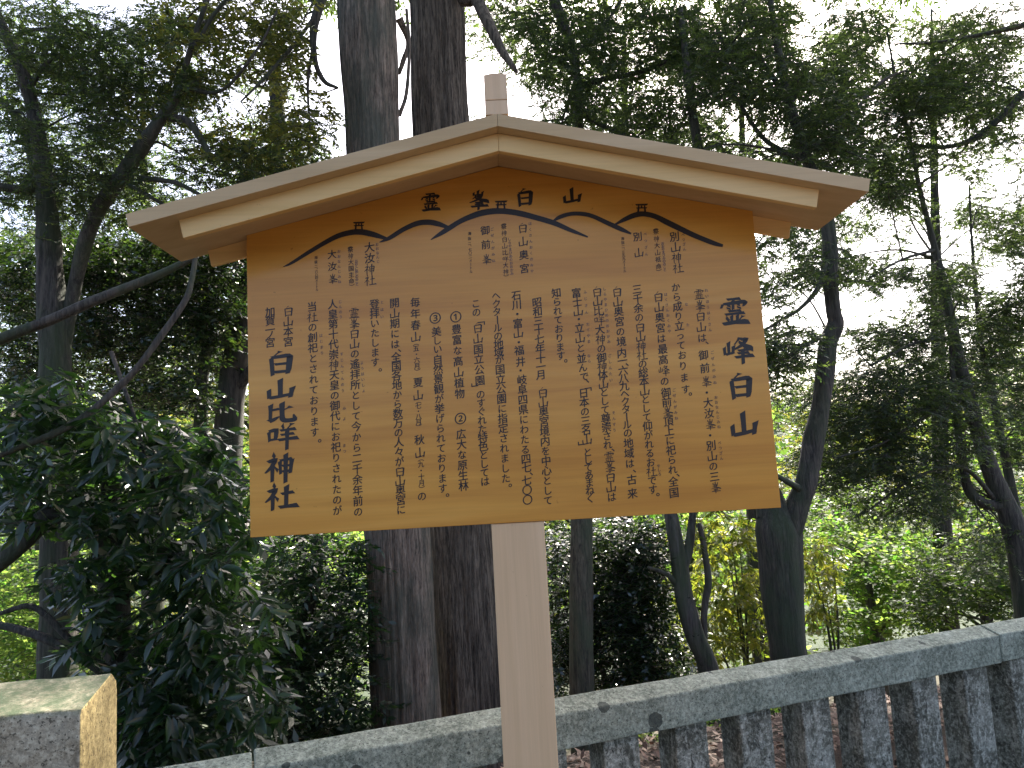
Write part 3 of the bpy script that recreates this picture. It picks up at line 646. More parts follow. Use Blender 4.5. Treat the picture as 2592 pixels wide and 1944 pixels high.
# --- the two great cedars behind the board
PA = px_path([(876, 1562, 140, 6.6), (858, 1150, 131, 6.6), (834, 800, 124, 6.6), (806, 300, 118, 6.6), (791, 0, 131, 6.6)]); PA = extend(PA, 3.2, .19, -.05); PA = extend(PA, 4.5, .10)
tA, PA = tree('cedar_tree', PA, 'tall grey-barked cedar trunk behind the board, left one of the close pair', B_CEDAR, 'great cedars behind the board', 96, .045, 9, .05, 1)
PB = px_path([(1016, 1545, 150, 7.5), (992, 1150, 140, 7.5), (972, 800, 132, 7.5), (953, 260, 124, 7.5), (944, 0, 117, 7.5)]); PB = extend(PB, 3.4, .18, .05); PB = extend(PB, 4.5, .10)
tB, PB = tree('cedar_tree', PB, 'darker brown cedar trunk rising behind the ridge cap, right one of the pair', B_CEDAR2, 'great cedars behind the board', 96, .05, 9, .05, 2)
for t, P, sx in ((tA, PA, -1), (tB, PB, 1)):
    x, y, z, _ = P[-2]
    pts = [world_fill((x+sx*1.5+dx, y+2.6+dy, z+1.6+dz), (2.3, 2.0, 1.2), 420, -.1, .8, sx+k) for k, (dx, dy, dz) in enumerate(((0, 0, 0), (sx*2.2, -.6, .6), (-sx*.8, .8, 1.7)))]
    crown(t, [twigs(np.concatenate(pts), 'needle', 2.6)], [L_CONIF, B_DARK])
    for k in range(7):
        a = k*.9; e = (x+sx*1.6+math.cos(a)*1.8, y+2.4+math.sin(a)*1.4, z+1.2+.35*k)
        tube('branch', [(x, y, z-.6+.45*k, .06), ((x+e[0])/2, (y+e[1])/2, z+.5+.4*k, .04), (*e, .012)], B_CEDAR, t, 6, 4, 0, .1, k)
limb(tB, [(1030, 0, 30, 7.2), (1060, 60, 26, 7.0), (1085, 110, 20, 6.9), (1112, 150, 11, 6.8), (1118, 158, 5, 6.8)], B_CEDAR2, 8, 5)
tube('limb', [tuple(PB[-2][:3])+(.09,), (*D(985, -60, 7.3), .07), (*D(1030, 0, 7.2), rad(30, 7.2))], B_CEDAR2, tB, 8, 5, 0, .1, 8)
limb(tA, [(862, 40, 20, 6.7), (882, 90, 12, 6.8), (872, 130, 12, 6.8), (862, 160, 8, 6.8)], B_CEDAR, 7, 6); limb(tA, [(862, 250, 10, 6.7), (878, 200, 9, 6.7), (884, 100, 8, 6.7), (878, 20, 8, 6.7)], B_CEDAR, 7, 7)

# unseen boughs added to the two cedars above the frame, cutting top light on the fence
for t, P, sx in ((tA, PA, -1), (tB, PB, 1)):
    x, y, z, _ = P[-2]; pts = []
    for k, (dx, dy, dz) in enumerate(((sx*1.4, -2.2, -.6), (sx*3.2, -3.6, .2), (sx*.6, -4.6, .4), (sx*4.6, -1.6, .5), (sx*2.4, -6.2, .8), (sx*5.2, -4.8, .9))):
        c_ = (x+dx, y+dy, z+dz+.6); pts.append(world_fill(c_, (1.5, 1.4, .55), 330, -.15, .7, sx*9+k))
        tube('branch', [(x, y, z-.5+.2*k, .07), (x+dx*.5, y+dy*.5, z+.4+dz*.5, .045), (*c_, .012)], B_CEDAR, t, 6, 5, 0, .1, 20+k)
    crown(t, [twigs(np.concatenate(pts), 'needle', 2.6)], [L_CONIF, B_DARK], 'overhead_shade_foliage')
pts = [world_fill((cx, cy_, 9.0+.1*k), (1.15, .85, .5), 420, -.3, .6, 50+k) for k, (cx, cy_) in enumerate(((-2.0, 9.6), (-.6, 9.7), (.8, 9.7), (1.9, 10.1), (2.9, 10.3), (3.9, 10.6), (4.9, 10.8), (6.0, 11.0), (7.2, 11.2)))]
SHADE_CANOPY = twigs(np.concatenate(pts), 'needle', 2.4)  # unseen needle clumps added to shade the fence, sparing the near block
# --- conifers further back that close the canopy
for i, (lab, st, ar, Y, cv) in enumerate((
   ('fine-needled conifer behind the slim cedar, above the right roof slope', [(1345, 1350, 44), (1350, 900, 36), (1352, 500, 26), (1350, 250, 16), (1348, 60, 8)], [(1180, 90, 120, 90, .5), (1340, 120, 170, 120, .8), (1300, 290, 150, 70, .8), (1460, 300, 120, 60, .8), (1490, 60, 90, 80, .6), (1110, 330, 60, 30, .6), (1090, 60, 90, 70, .5)], 12.5, 1.0),
   ('fine-needled conifer behind the forked tree near the right eave', [(1640, 1300, 44), (1625, 900, 36), (1612, 560, 26), (1604, 330, 16), (1600, 100, 7)], [(1600, 120, 140, 110, .8), (1560, 300, 100, 70, .8), (1720, 420, 90, 90, .9), (1700, 600, 80, 80, .7), (1760, 160, 110, 110, .8), (1700, 800, 80, 100, .8), (1850, 420, 90, 60, .7), (1840, 130, 90, 80, .8), (1760, 520, 110, 90, .6), (1690, 340, 90, 60, .8)], 13.5, 1.0),
   ('fine-needled conifer behind the leaning conifers at the right', [(2040, 1250, 40), (2030, 900, 32), (2022, 560, 22), (2015, 200, 12), (2012, 20, 5)], [(2010, 140, 130, 110, .8), (2120, 160, 120, 120, .8), (1960, 380, 110, 90, .8), (2130, 330, 100, 60, .6), (2060, 470, 90, 60, .6), (2100, 640, 120, 80, .8), (1900, 690, 110, 60, .6), (1830, 560, 90, 80, .5), (2150, 480, 90, 80, .55), (2000, 820, 130, 60, .8), (2180, 800, 70, 110, .9), (1860, 560, 130, 110, .6), (2150, 480, 90, 90, .8), (1930, 60, 120, 60, .6)], 14, 1.0),
   ('fine-needled conifer behind the gnarled tree at the left', [(330, 1200, 44), (325, 900, 36), (318, 600, 26), (310, 300, 14), (305, 60, 6)], [(120, 150, 140, 120, .6), (330, 120, 130, 100, .5), (150, 380, 160, 110, .8), (340, 360, 120, 80, .8), (560, 330, 130, 90, .8), (120, 560, 150, 80, 1.1), (350, 560, 150, 90, 1.2), (470, 700, 90, 110, 1.2), (120, 720, 140, 90, 1.2), (300, 760, 140, 90, 1.1), (560, 150, 90, 60, .5)], 12, .95))):
    P = px_path([(a_, b_, c_, Y) for a_, b_, c_ in st]); t, P = tree('background_conifer', P, lab, B_DARK, 'conifers behind the front row', 12, .02, 5, .06, 70+i)
    crown(t, [twigs(fill(ar, 'needle', cv, Y-1.3, Y+1.3, 1.45, .7, -0.28, True, 130+i), 'needle', 1.45)], [L_CONIF, B_DARK], twigw=.005)
    branches(t, P[2:], ar, Y-1, Y+1, B_DARK, 22, .022, 60+i)

# --- slim straight cedar right of the post
PT = px_path([(1256, 1500, 52, 7.8), (1256, 1150, 48, 7.8), (1256, 700, 36, 8.4), (1250, 300, 24, 9), (1245, 150, 18, 9), (1225, 60, 13, 9), (1190, -40, 9, 9)])
tC, PT = tree('slim_cedar', PT, 'slim straight green-grey cedar trunk just right of the board post', B_THIN, None, 28, .03, 6, .05, 3)
LC = [limb(tC, L, B_DARK, 7, i) for i, L in enumerate(([(1247, 190, 16, 9), (1300, 172, 13, 8.8), (1400, 150, 10, 8.6), (1500, 100, 6, 8.5)], [(1250, 240, 16, 9), (1310, 275, 12, 8.8), (1370, 300, 9, 8.6), (1450, 330, 5, 8.5)],
      [(1225, 70, 22, 9), (1200, 20, 16, 9.1), (1180, -30, 12, 9.2)], [(1235, 130, 14, 9), (1300, 60, 9, 9.3), (1350, -10, 5, 9.6)], [(1243, 170, 8, 9), (1215, 260, 6, 8.8), (1205, 330, 4, 8.8)]))]
ar = [(1230, 60, 95, 65, .9), (1380, 80, 130, 80, 1.1), (1220, 190, 70, 85, .9), (1330, 215, 110, 80, .75), (1440, 250, 100, 70, .8), (1190, 300, 90, 40, .8), (1120, 30, 90, 50, .6), (1500, 80, 80, 70, .8), (1060, 300, 50, 60, .35), (1150, 130, 70, 60, .5)]
crown(tC, [twigs(fill(ar, 'needle', 1.55, 8.0, 10.2, 1.0, .5, -0.21, True, 11), 'needle')], [L_CONIF, B_DARK])
branches(tC, PT[3:]+sum(LC, []), ar, 8.2, 10, B_DARK, 16, .018, 3)

tube('upper_stem', [(*D(1190, -40, 9), rad(9, 9)), (*D(1215, -110, 9.6), .05), (*D(1270, -150, 10.2), .035)], B_DARK, tC, 7, 4, 0, .1, 4)
crown(tC, [SHADE_CANOPY], [L_CONIF, B_DARK], 'added_shade_foliage')  # added shade clumps hung on the slim cedar, out of view
for k in range(5):
    tube('branch', [(*D(1215, -110, 9.6), .045), (1.0+.8*k, 10.0, 8.8+.05*k, .03), (1.9+1.15*k, 10.3, 9.0+.1*k, .01)], B_DARK, tC, 6, 4, 0, .1, k)

# --- the big forked tree right of the board
PF = px_path([(1702, 1415, 78, 7.2), (1692, 1300, 80, 7.2), (1684, 1197, 86, 7.2), (1680, 1140, 90, 7.2), (1668, 1095, 62, 7.2), (1656, 1060, 50, 7.2)])
PFr = [(1698, 1170, 52, 7.18), (1717, 1110, 52, 7.15), (1742, 1040, 44, 7.1), (1757, 960, 44, 7.1), (1778, 850, 38, 7.1), (1789, 740, 38, 7.1), (1804, 700, 36, 7.1), (1800, 670, 33, 7.1), (1793, 590, 32, 7.1), (1788, 480, 30, 7.1), (1760, 390, 26, 7.2), (1735, 320, 24, 7.3), (1700, 200, 20, 7.4), (1672, 60, 15, 7.5), (1660, -60, 10, 7.6)]
tF, PF = tree('forked_tree', PF, 'big dark tree forking beside the lower right corner of the board', B_DARK, None, 30, .03, 6, .10, 4)
PR = limb(tF, PFr, B_DARK, 16, 9, m=5)
limb(tF, [(1660, 1120, 54, 7.2), (1650, 1040, 48, 7.3), (1600, 860, 36, 7.5), (1560, 650, 30, 7.6), (1520, 400, 24, 7.8), (1490, 200, 18, 8), (1470, 20, 12, 8.2)], B_DARK, 12, 10)
LF = [limb(tF, L, B_DARK, 7, 20+i) for i, L in enumerate(([(1785, 560, 14, 7.1), (1768, 620, 12, 6.9), (1730, 665, 9, 6.8), (1690, 690, 7, 6.7), (1640, 720, 5, 6.6)], [(1790, 720, 10, 7.1), (1740, 745, 9, 6.9), (1690, 775, 6, 6.8), (1640, 790, 4, 6.7)],
      [(1745, 350, 13, 7.2), (1650, 300, 11, 7.5), (1580, 200, 8, 7.8), (1500, 140, 5, 8)], [(1710, 230, 12, 7.4), (1640, 130, 12, 7.6), (1570, 110, 9, 7.8), (1500, 160, 5, 8)], [(1735, 1060, 18, 7.1), (1700, 1040, 12, 6.9), (1660, 1020, 9, 6.8), (1620, 1010, 5, 6.7)],
      [(1740, 330, 12, 7.3), (1820, 270, 10, 7.4), (1900, 180, 7, 7.5), (1960, 150, 4, 7.6)]))]
ar = [(1590, 60, 110, 60, .8), (1560, 150, 90, 70, 1.0), (1500, 200, 60, 60, .8), (1650, 160, 90, 80, 1.15), (1720, 240, 90, 75, 1.35), (1800, 240, 80, 90, 1.2), (1760, 330, 90, 45, 1.2), (1700, 60, 60, 50, .6), (1850, 330, 60, 60, 1.0), (1560, 300, 60, 35, .8), (1760, 130, 60, 60, .8), (1620, 20, 90, 40, .9), (1660, 350, 60, 30, .8), (1450, 330, 90, 30, .7)]
ar2 = [(1690, 520, 55, 45, .8), (1730, 580, 55, 50, .8), (1655, 600, 45, 60, .9), (1700, 740, 70, 60, 1.1), (1660, 800, 50, 60, 1.1), (1840, 560, 45, 60, .55)]
crown(tF, [twigs(fill(ar, 'needle', 1.6, 6.8, 9.2, 1.0, .45, -0.21, True, 21), 'needle'), twigs(fill(ar2, 'needle', 1.5, 6.3, 7.4, .9, .35, -0.18, True, 22), 'needle', .9)], [L_CONIF, B_DARK])
branches(tF, PR[5:]+sum(LF, []), ar+ar2, 6.8, 8.8, B_DARK, 24, .016, 5)

# --- leaning conifers at the right edge
PL = px_path([(2222, 1340, 50, 8.6), (2203, 1200, 48, 8.6), (2178, 1105, 44, 8.6), (2145, 1030, 35, 8.6), (2112, 930, 30, 8.6), (2083, 825, 26, 8.6), (2055, 700, 22, 8.6), (2035, 600, 17, 8.6), (2012, 510, 13, 8.6), (1985, 400, 10, 8.6), (1968, 310, 8, 8.6), (1940, 200, 6, 8.6), (1915, 60, 4, 8.6)])
tL, PL = tree('leaning_conifer', PL, 'thicker of the leaning dark conifers at the right edge with drooping boughs', B_DARK, 'leaning conifers at the right edge', 14, .0, 5, .08, 5)
LL = [limb(tL, L, B_DARK, 7, 40+i) for i, L in enumerate(([(2085, 860, 9, 8.6), (2000, 900, 7, 8.2), (1900, 960, 5, 7.8), (1800, 990, 3, 7.6)], [(2060, 730, 9, 8.6), (1980, 740, 7, 8.2), (1880, 790, 5, 7.8)], [(2150, 1080, 12, 8.6), (2080, 1010, 9, 8.3), (1980, 1030, 7, 8.0), (1880, 1100, 4, 7.8)],
      [(2212, 200, 18, 8.2), (2120, 290, 14, 8.3), (2040, 318, 10, 8.4), (1960, 310, 7, 8.5)], [(2230, 50, 14, 8.2), (2120, 75, 10, 8.2), (2020, 92, 7, 8.3), (1930, 95, 4, 8.4)], [(2020, 540, 8, 8.6), (1950, 560, 6, 8.3), (1880, 600, 4, 8.0)]))]
ar = [(1900, 390, 70, 60, 1.1), (1960, 290, 90, 90, .9), (2080, 190, 110, 80, 1.0), (2000, 180, 80, 60, .8), (2150, 60, 80, 60, .8), (2040, 60, 70, 35, .6), (2150, 260, 80, 60, .8), (2000, 620, 90, 45, 1.1), (1910, 600, 70, 35, .8), (2080, 600, 70, 50, .7),
      (1900, 740, 90, 45, 1.0), (2010, 740, 70, 70, .9), (1960, 420, 60, 40, .8), (1930, 200, 60, 60, .8), (1870, 90, 60, 60, .7), (1840, 30, 70, 30, .7), (1850, 200, 50, 70, .7), (2090, 350, 50, 50, .5)]
ar2 = [(1930, 850, 120, 70, 1.4), (1850, 950, 110, 75, 1.2), (1990, 980, 110, 70, 1.1), (1800, 870, 60, 70, 1.0), (1780, 1010, 80, 50, .9), (1960, 1080, 120, 40, .8), (2080, 900, 60, 90, .7)]
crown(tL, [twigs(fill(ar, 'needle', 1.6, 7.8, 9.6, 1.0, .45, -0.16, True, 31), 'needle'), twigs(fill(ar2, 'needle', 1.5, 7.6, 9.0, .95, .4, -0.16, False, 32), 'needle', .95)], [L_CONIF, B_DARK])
branches(tL, PL[3:]+sum(LL, []), ar+ar2, 7.8, 9.4, B_DARK, 34, .014, 7)
PM = px_path([(2215, 1200, 22, 9.4), (2190, 1080, 20, 9.4), (2165, 960, 16, 9.4), (2145, 860, 14, 9.4), (2125, 780, 11, 9.4), (2115, 700, 10, 9.4), (2106, 600, 8, 9.4), (2098, 500, 5, 9.4), (2094, 400, 4, 9.4)])
tM, PM = tree('leaning_conifer', PM, 'thinner rightmost leaning conifer with bare upper stem', B_DARK, 'leaning conifers at the right edge', 10, 0, 5, .08, 6)
ar = [(2150, 720, 70, 70, 1.1), (2190, 640, 60, 80, 1.3), (2180, 820, 60, 80, 1.0), (2190, 500, 50, 60, .9), (2200, 950, 60, 60, .9), (2200, 380, 50, 50, .7)]
crown(tM, [twigs(fill(ar, 'needle', 1.6, 8.8, 10.2, 1.05, .45, -0.18, True, 41), 'needle', 1.05)], [L_CONIF, B_DARK])
branches(tM, PM[2:], ar, 9, 10, B_DARK, 14, .014, 8)
LN = limb(tL, [(2180, 1090, 30, 8.6), (2135, 1090, 24, 8.58), (2095, 1062, 21, 8.55), (2078, 990, 18, 8.55), (2066, 890, 14, 8.6), (2056, 790, 9, 8.6), (2050, 700, 4, 8.6)], B_DARK, 9, 77)
ar = [(2040, 860, 60, 60, .8), (2090, 800, 50, 50, .8), (2070, 1080, 80, 60, .5), (2140, 1180, 80, 60, .6)]
crown(tL, [twigs(fill(ar, 'needle', 1.3, 8.4, 9.6, 1.0, .45, -.15, False, 42), 'needle', 1.0)], [L_CONIF, B_DARK])
branches(tL, LN[2:], ar, 8.4, 9.4, B_DARK, 10, .012, 9)

# --- curved double-stemmed tree below the board
PD = px_path([(1530, 1445, 42, 8.0), (1500, 1370, 40, 8.0), (1478, 1290, 38, 8.0), (1468, 1220, 34, 8.0), (1456, 1150, 30, 8.0), (1440, 1060, 24, 8.1), (1425, 950, 20, 8.2)])
tD, PD = tree('curved_tree', PD, 'small smooth-barked tree with curved double stem below the board', B_SMOOTH, None, 18, 0, 6, .08, 8)
limb(tD, [(1472, 1240, 20, 8.0), (1487, 1190, 19, 8.0), (1496, 1120, 17, 8.0), (1505, 1040, 15, 8.1), (1512, 950, 12, 8.2)], B_SMOOTH, 10, 1)
limb(tD, [(1520, 1420, 14, 8.1), (1522, 1310, 15, 8.2), (1530, 1260, 15, 8.2), (1522, 1190, 13, 8.2), (1510, 1130, 10, 8.2)], B_SMOOTH, 10, 2)
limb(tD, [(1462, 1262, 16, 8.0), (1440, 1240, 10, 7.9), (1400, 1225, 6, 7.8)], B_SMOOTH, 8, 3)
ar = [(1450, 1010, 90, 70), (1540, 1020, 80, 80), (1500, 1150, 70, 40, .7)]
crown(tD, [twigs(fill(ar, 'drop', 1.1, 8.2, 9.4, .8, .4, -.05, False, 51), 'drop', .8)], [L_YEL, B_DARK])

# --- camellia thicket between the slim cedar and the curved tree
c0 = D(1330, 1330, 8.6); tG = empty('camellia_bush', (c0[0], c0[1], gz(c0[0], c0[1])), 'dark glossy-leaved camellia right of the board post', 'bush')
for k in range(5):
    e = D(1215+k*60, 1215+40*math.sin(k*2), 8.6+.2*k); g = (c0[0]+.12*(k-2), c0[1]+.05*k, gz(c0[0], c0[1])-.1)
    tube('stem', [(*g, .035), ((g[0]*.5+e[0]*.5), (g[1]+e[1])/2, (g[2]+e[2])/2+.2, .025), (*e, .008)], B_DARK, tG, 7, 5, 0, .1, k)
ar = [(1320, 1200, 95, 90, 1.2), (1370, 1270, 85, 95, 1.2), (1330, 1390, 100, 110, 1.2), (1210, 1200, 45, 80, .9), (1215, 1380, 45, 120, 1.2), (1430, 1420, 70, 70, 1.1), (1400, 1180, 60, 50, .8)]
crown(tG, [twigs(fill(ar, 'small', 2.6, 8.0, 9.4, 1.15, .3, -.1, False, 61), 'small', 1.15)], [L_CAM, B_DARK])

# --- yellow-leaved shrubs
for i, (lab, ar, st, Y) in enumerate((
   ('yellow-green drooping-leaved shrub between the curved tree and the forked tree', [(1570, 1220, 80, 100, 1.0), (1610, 1350, 75, 80, 1.1), (1540, 1380, 60, 60, 1.0), (1590, 1150, 60, 40, .8)], (1590, 1430), 10.5),
   ('yellow-green drooping-leaved shrub left of the curved stem', [(1430, 1310, 60, 60, .9), (1440, 1390, 60, 60, .9), (1400, 1180, 40, 30, .6)], (1440, 1440), 10.8),
   ('small yellow-leaved shrub just right of the forked trunk', [(1775, 1210, 50, 50, 1.0), (1765, 1300, 40, 60, .9)], (1780, 1380), 10.6))):
    b = D(*st, Y); t = empty('yellow_shrub', (b[0], b[1], gz(b[0], b[1])), lab, 'shrub', 'yellow-leaved shrubs')
    random.seed(i)
    for k in range(5 if i == 0 else 3):
        a = ar[k % len(ar)]; e = D(a[0]+random.uniform(-.5, .5)*a[2], a[1]-a[3]*.4, Y); z0 = gz(b[0], b[1])-.05
        tube('stem', [(b[0]+.03*k, b[1], z0, .028), (b[0]*.6+e[0]*.4+.1, b[1], z0*.5+e[2]*.5, .018), (*e, .006)], B_DARK, t, 6, 5, 0, .1, k)
    crown(t, [twigs(fill(ar, 'drop', 1.25, Y-.5, Y+.7, 1.0, .35, -.12, False, 70+i), 'drop', 1.0)], [L_YEL, B_DARK])

# --- gnarled left tree, two stems
PG = px_path([(118, 760, 62, 6.2), (110, 640, 56, 6.2), (106, 540, 50, 6.2), (98, 420, 40, 6.2), (85, 310, 34, 6.2), (60, 190, 28, 6.2), (20, 90, 24, 6.2), (-30, -20, 18, 6.2)])
PG = [(*D(128, 1150, 6.2), rad(70, 6.2))]+PG
tH, PG = tree('gnarled_tree', PG, 'dark gnarled broadleaf tree at the far left with heavy crossing limbs', B_DARK, None, 20, .02, 6, .12, 9)
LH = [limb(tH, L, B_DARK, 9, 60+i) for i, L in enumerate((
  [(125, 800, 40, 6.3), (158, 640, 30, 6.2), (180, 540, 32, 6.1), (215, 450, 32, 6.0), (270, 370, 34, 5.9), (318, 300, 30, 5.8), (355, 245, 24, 5.8), (385, 205, 18, 5.8), (405, 130, 15, 5.8), (430, 50, 12, 5.8), (455, -20, 9, 5.8)],
  [(370, 255, 18, 5.8), (405, 262, 15, 5.7), (440, 310, 14, 5.7), (455, 340, 9, 5.7)], [(300, 385, 14, 5.9), (380, 395, 11, 5.8), (450, 428, 8, 5.7), (540, 445, 4, 5.6)], [(280, 400, 9, 5.9), (350, 440, 7, 5.8), (450, 500, 4, 5.7)],
  [(95, 400, 22, 6.2), (40, 410, 20, 6.1), (-30, 395, 16, 6.0)], [(60, 200, 12, 6.2), (110, 130, 10, 6.2), (190, 120, 6, 6.3)], [(100, 480, 20, 6.2), (60, 300, 22, 6.5), (25, 240, 16, 6.6), (-20, 200, 12, 6.7)],
  [(410, 120, 8, 5.8), (470, 20, 8, 5.8), (520, -30, 6, 5.8)], [(395, 190, 10, 5.8), (480, 195, 8, 5.7), (560, 100, 6, 5.6), (600, 20, 5, 5.6)], [(700, -20, 24, 6.0), (678, 60, 20, 6.0), (680, 130, 14, 6.0), (700, 175, 11, 6.0), (730, 190, 6, 6.0)], [(690, 20, 10, 6), (640, 90, 8, 5.9), (580, 160, 7, 5.8), (520, 220, 4, 5.7)], [(678, 90, 8, 6.0), (665, 180, 7, 6.0), (670, 280, 4, 6.0)]))]
arn = [(70, 60, 110, 70, 1.1), (190, 90, 90, 80, 1.0), (60, 190, 90, 90, .9), (180, 220, 100, 90, .9), (50, 330, 80, 80, .8), (200, 330, 110, 80, 1.1), (290, 200, 80, 90, 1.1), (480, 350, 110, 60, .9), (600, 400, 100, 50, 1.1), (650, 300, 70, 60, .8), (420, 180, 50, 40, 1.4), (380, 230, 50, 50, 1.3),
       (330, 60, 80, 60, .9), (60, 440, 80, 70, .8), (250, 430, 120, 60, 1.1)]
arb = [(520, 60, 120, 70, .9), (440, 130, 100, 80, .8), (600, 130, 90, 70, .8), (560, 300, 110, 80, .9), (400, 60, 80, 60, .8), (660, 250, 60, 70, .7), (640, 60, 60, 60, .6), (330, 250, 60, 50, .7)]
crown(tH, [twigs(fill(arn, 'needle', 1.35, 5.6, 7.6, .85, .4, -.02, True, 81), 'needle', .85)], [L_CONIF, B_DARK])
crown(tH, [twigs(fill(arb, 'broad', 1.1, 5.6, 7.2, .75, .4, -.02, True, 82), 'broad', .75)], [L_OLIVE, B_DARK])
branches(tH, PG[3:]+sum(LH, []), arn+arb, 5.7, 7.2, B_DARK, 44, .013, 11)

# --- trunk hidden partly by the board's left edge
PK = px_path([(492, 1400, 66, 8.0), (490, 1150, 64, 8.0), (495, 900, 60, 8.0), (520, 740, 58, 8.0), (545, 620, 54, 8.0), (580, 500, 48, 8.1), (600, 300, 36, 8.2), (590, 100, 24, 8.3)])
tK, PK = tree('mossy_tree', PK, 'broad dark mossy trunk partly hidden behind the left edge of the board', B_DARK, None, 24, .02, 6, .1, 10)
limb(tK, [(480, 1060, 20, 8.0), (440, 960, 30, 8.0), (436, 850, 26, 8.0), (450, 700, 20, 8.1), (440, 560, 14, 8.1)], B_DARK, 9, 1); limb(tK, [(488, 850, 14, 8), (440, 830, 9, 7.9), (390, 790, 6, 7.8)], B_DARK, 8, 2); limb(tK, [(505, 850, 30, 8), (540, 800, 24, 7.9), (570, 760, 18, 7.8)], B_DARK, 8, 3)
ar = [(470, 600, 90, 80, 1.1), (350, 560, 110, 60, 1.2), (300, 640, 110, 60, .9), (380, 720, 100, 60, .9), (500, 500, 70, 60, 1.1), (160, 560, 90, 60, 1.0), (240, 760, 100, 50, .7), (60, 640, 70, 60, .9), (50, 760, 60, 50, .7), (420, 840, 60, 60, .9), (160, 700, 80, 60, 1.0), (300, 860, 90, 50, .8), (100, 820, 90, 40, .8), (480, 720, 60, 80, .9), (220, 600, 80, 50, .9), (30, 560, 50, 60, .9), (330, 480, 80, 30, .9)]
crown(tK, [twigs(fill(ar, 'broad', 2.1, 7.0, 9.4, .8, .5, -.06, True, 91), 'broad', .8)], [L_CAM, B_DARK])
branches(tK, PK[4:], ar, 7.4, 9, B_DARK, 22, .016, 13)

# --- near evergreen oak with big glossy leaves, lower left
PO = px_path([(262, 1640, 62, 4.9), (256, 1500, 60, 4.9), (250, 1330, 58, 4.9), (245, 1150, 54, 4.9), (238, 1040, 36, 4.9), (232, 980, 12, 4.9)])
tO, PO = tree('evergreen_oak', PO, 'near evergreen oak with large drooping glossy leaves filling the lower left', B_DARK, None, 20, .015, 6, .12, 11)
LO = [limb(tO, L, B_DARK, 9, 80+i) for i, L in enumerate((
  [(-60, 770, 26, 4.2), (0, 733, 25, 4.2), (110, 690, 23, 4.2), (190, 655, 22, 4.25), (272, 622, 20, 4.3), (350, 590, 18, 4.35), (422, 555, 15, 4.4)],
  [(422, 552, 11, 4.4), (415, 600, 12, 4.35), (400, 650, 13, 4.3), (349, 725, 14, 4.25), (300, 790, 14, 4.2), (265, 828, 15, 4.2), (191, 893, 15, 4.15), (120, 935, 16, 4.1), (49, 964, 13, 4.1), (-40, 1000, 10, 4.1)],
  [(250, 1200, 34, 4.9), (180, 1140, 36, 4.7), (110, 1110, 46, 4.6), (40, 1180, 42, 4.5), (-50, 1250, 40, 4.5)], [(258, 1480, 36, 4.9), (210, 1440, 24, 4.7), (110, 1385, 20, 4.6), (40, 1360, 18, 4.6), (-30, 1345, 14, 4.6)],
  [(200, 1440, 12, 4.7), (130, 1360, 14, 4.6), (70, 1310, 13, 4.55), (0, 1325, 9, 4.5)], [(250, 1300, 24, 4.9), (330, 1240, 18, 4.8), (420, 1200, 12, 4.7), (510, 1200, 6, 4.6)], [(254, 1420, 22, 4.9), (340, 1400, 18, 4.8), (430, 1420, 12, 4.7), (520, 1440, 6, 4.6)],
  [(240, 760, 9, 4.6), (290, 900, 8, 4.5), (315, 990, 6, 4.5)], [(245, 1120, 20, 4.9), (330, 1050, 14, 4.8), (430, 1010, 8, 4.7)]))]
ar = [(110, 960, 130, 80, 1.1), (70, 860, 110, 60, 1.1), (300, 950, 110, 60, 1.1), (200, 880, 90, 50, .9), (420, 960, 90, 50, .9), (90, 1070, 120, 70, 1.2), (260, 1060, 120, 80, 1.2), (420, 1040, 110, 70, 1.2), (500, 1120, 60, 80, 1.0), (300, 1180, 110, 70, 1.1), (420, 1230, 110, 90, 1.4), (180, 1250, 90, 60, .9), (230, 1380, 70, 80, 1.3), (350, 1400, 110, 90, 1.4),
      (460, 1370, 80, 90, 1.2), (300, 1520, 110, 90, 1.5), (430, 1540, 110, 90, 1.3), (540, 1480, 60, 100, 1.0), (250, 1620, 60, 50, 1.3), (560, 1330, 50, 60, .8), (350, 1640, 150, 50, 1.4)]
OK_ = twigs(fill(ar, 'big', 1.75, 4.0, 5.6, .76, .3, -.12, False, 101), 'big', .76)
branches(tO, PO[2:]+sum(LO[2:], []), ar, 4.2, 5.4, B_DARK, 30, .014, 15)
# the leaves that show largest become parts of their own
nl = len(OK_[0]); mid = OK_[0]+OK_[1]*OK_[3]*.5; d_ = mid-EYE; dist = np.linalg.norm(d_, axis=1); zc = d_@FW
xx = (1296+FPX*(d_@RT)/zc)/K; yy = (972-FPX*(d_@UP)/zc)/K
face = np.abs(np.sum(np.cross(OK_[1], OK_[2])*d_, 1))/dist
blocks = (xx > 530) & (yy < 1160) | (xx < 260) & (yy > 1480) | (yy > 1640)
score = np.where((xx > 5) & (~blocks), (OK_[3]*OK_[4])[:, 0]/dist**2*(.3+face)*np.clip(6.5-dist*1.15, .1, 3), 0)
pick = np.argsort(-score)[:300]; keep = np.ones(nl, bool); keep[pick] = False
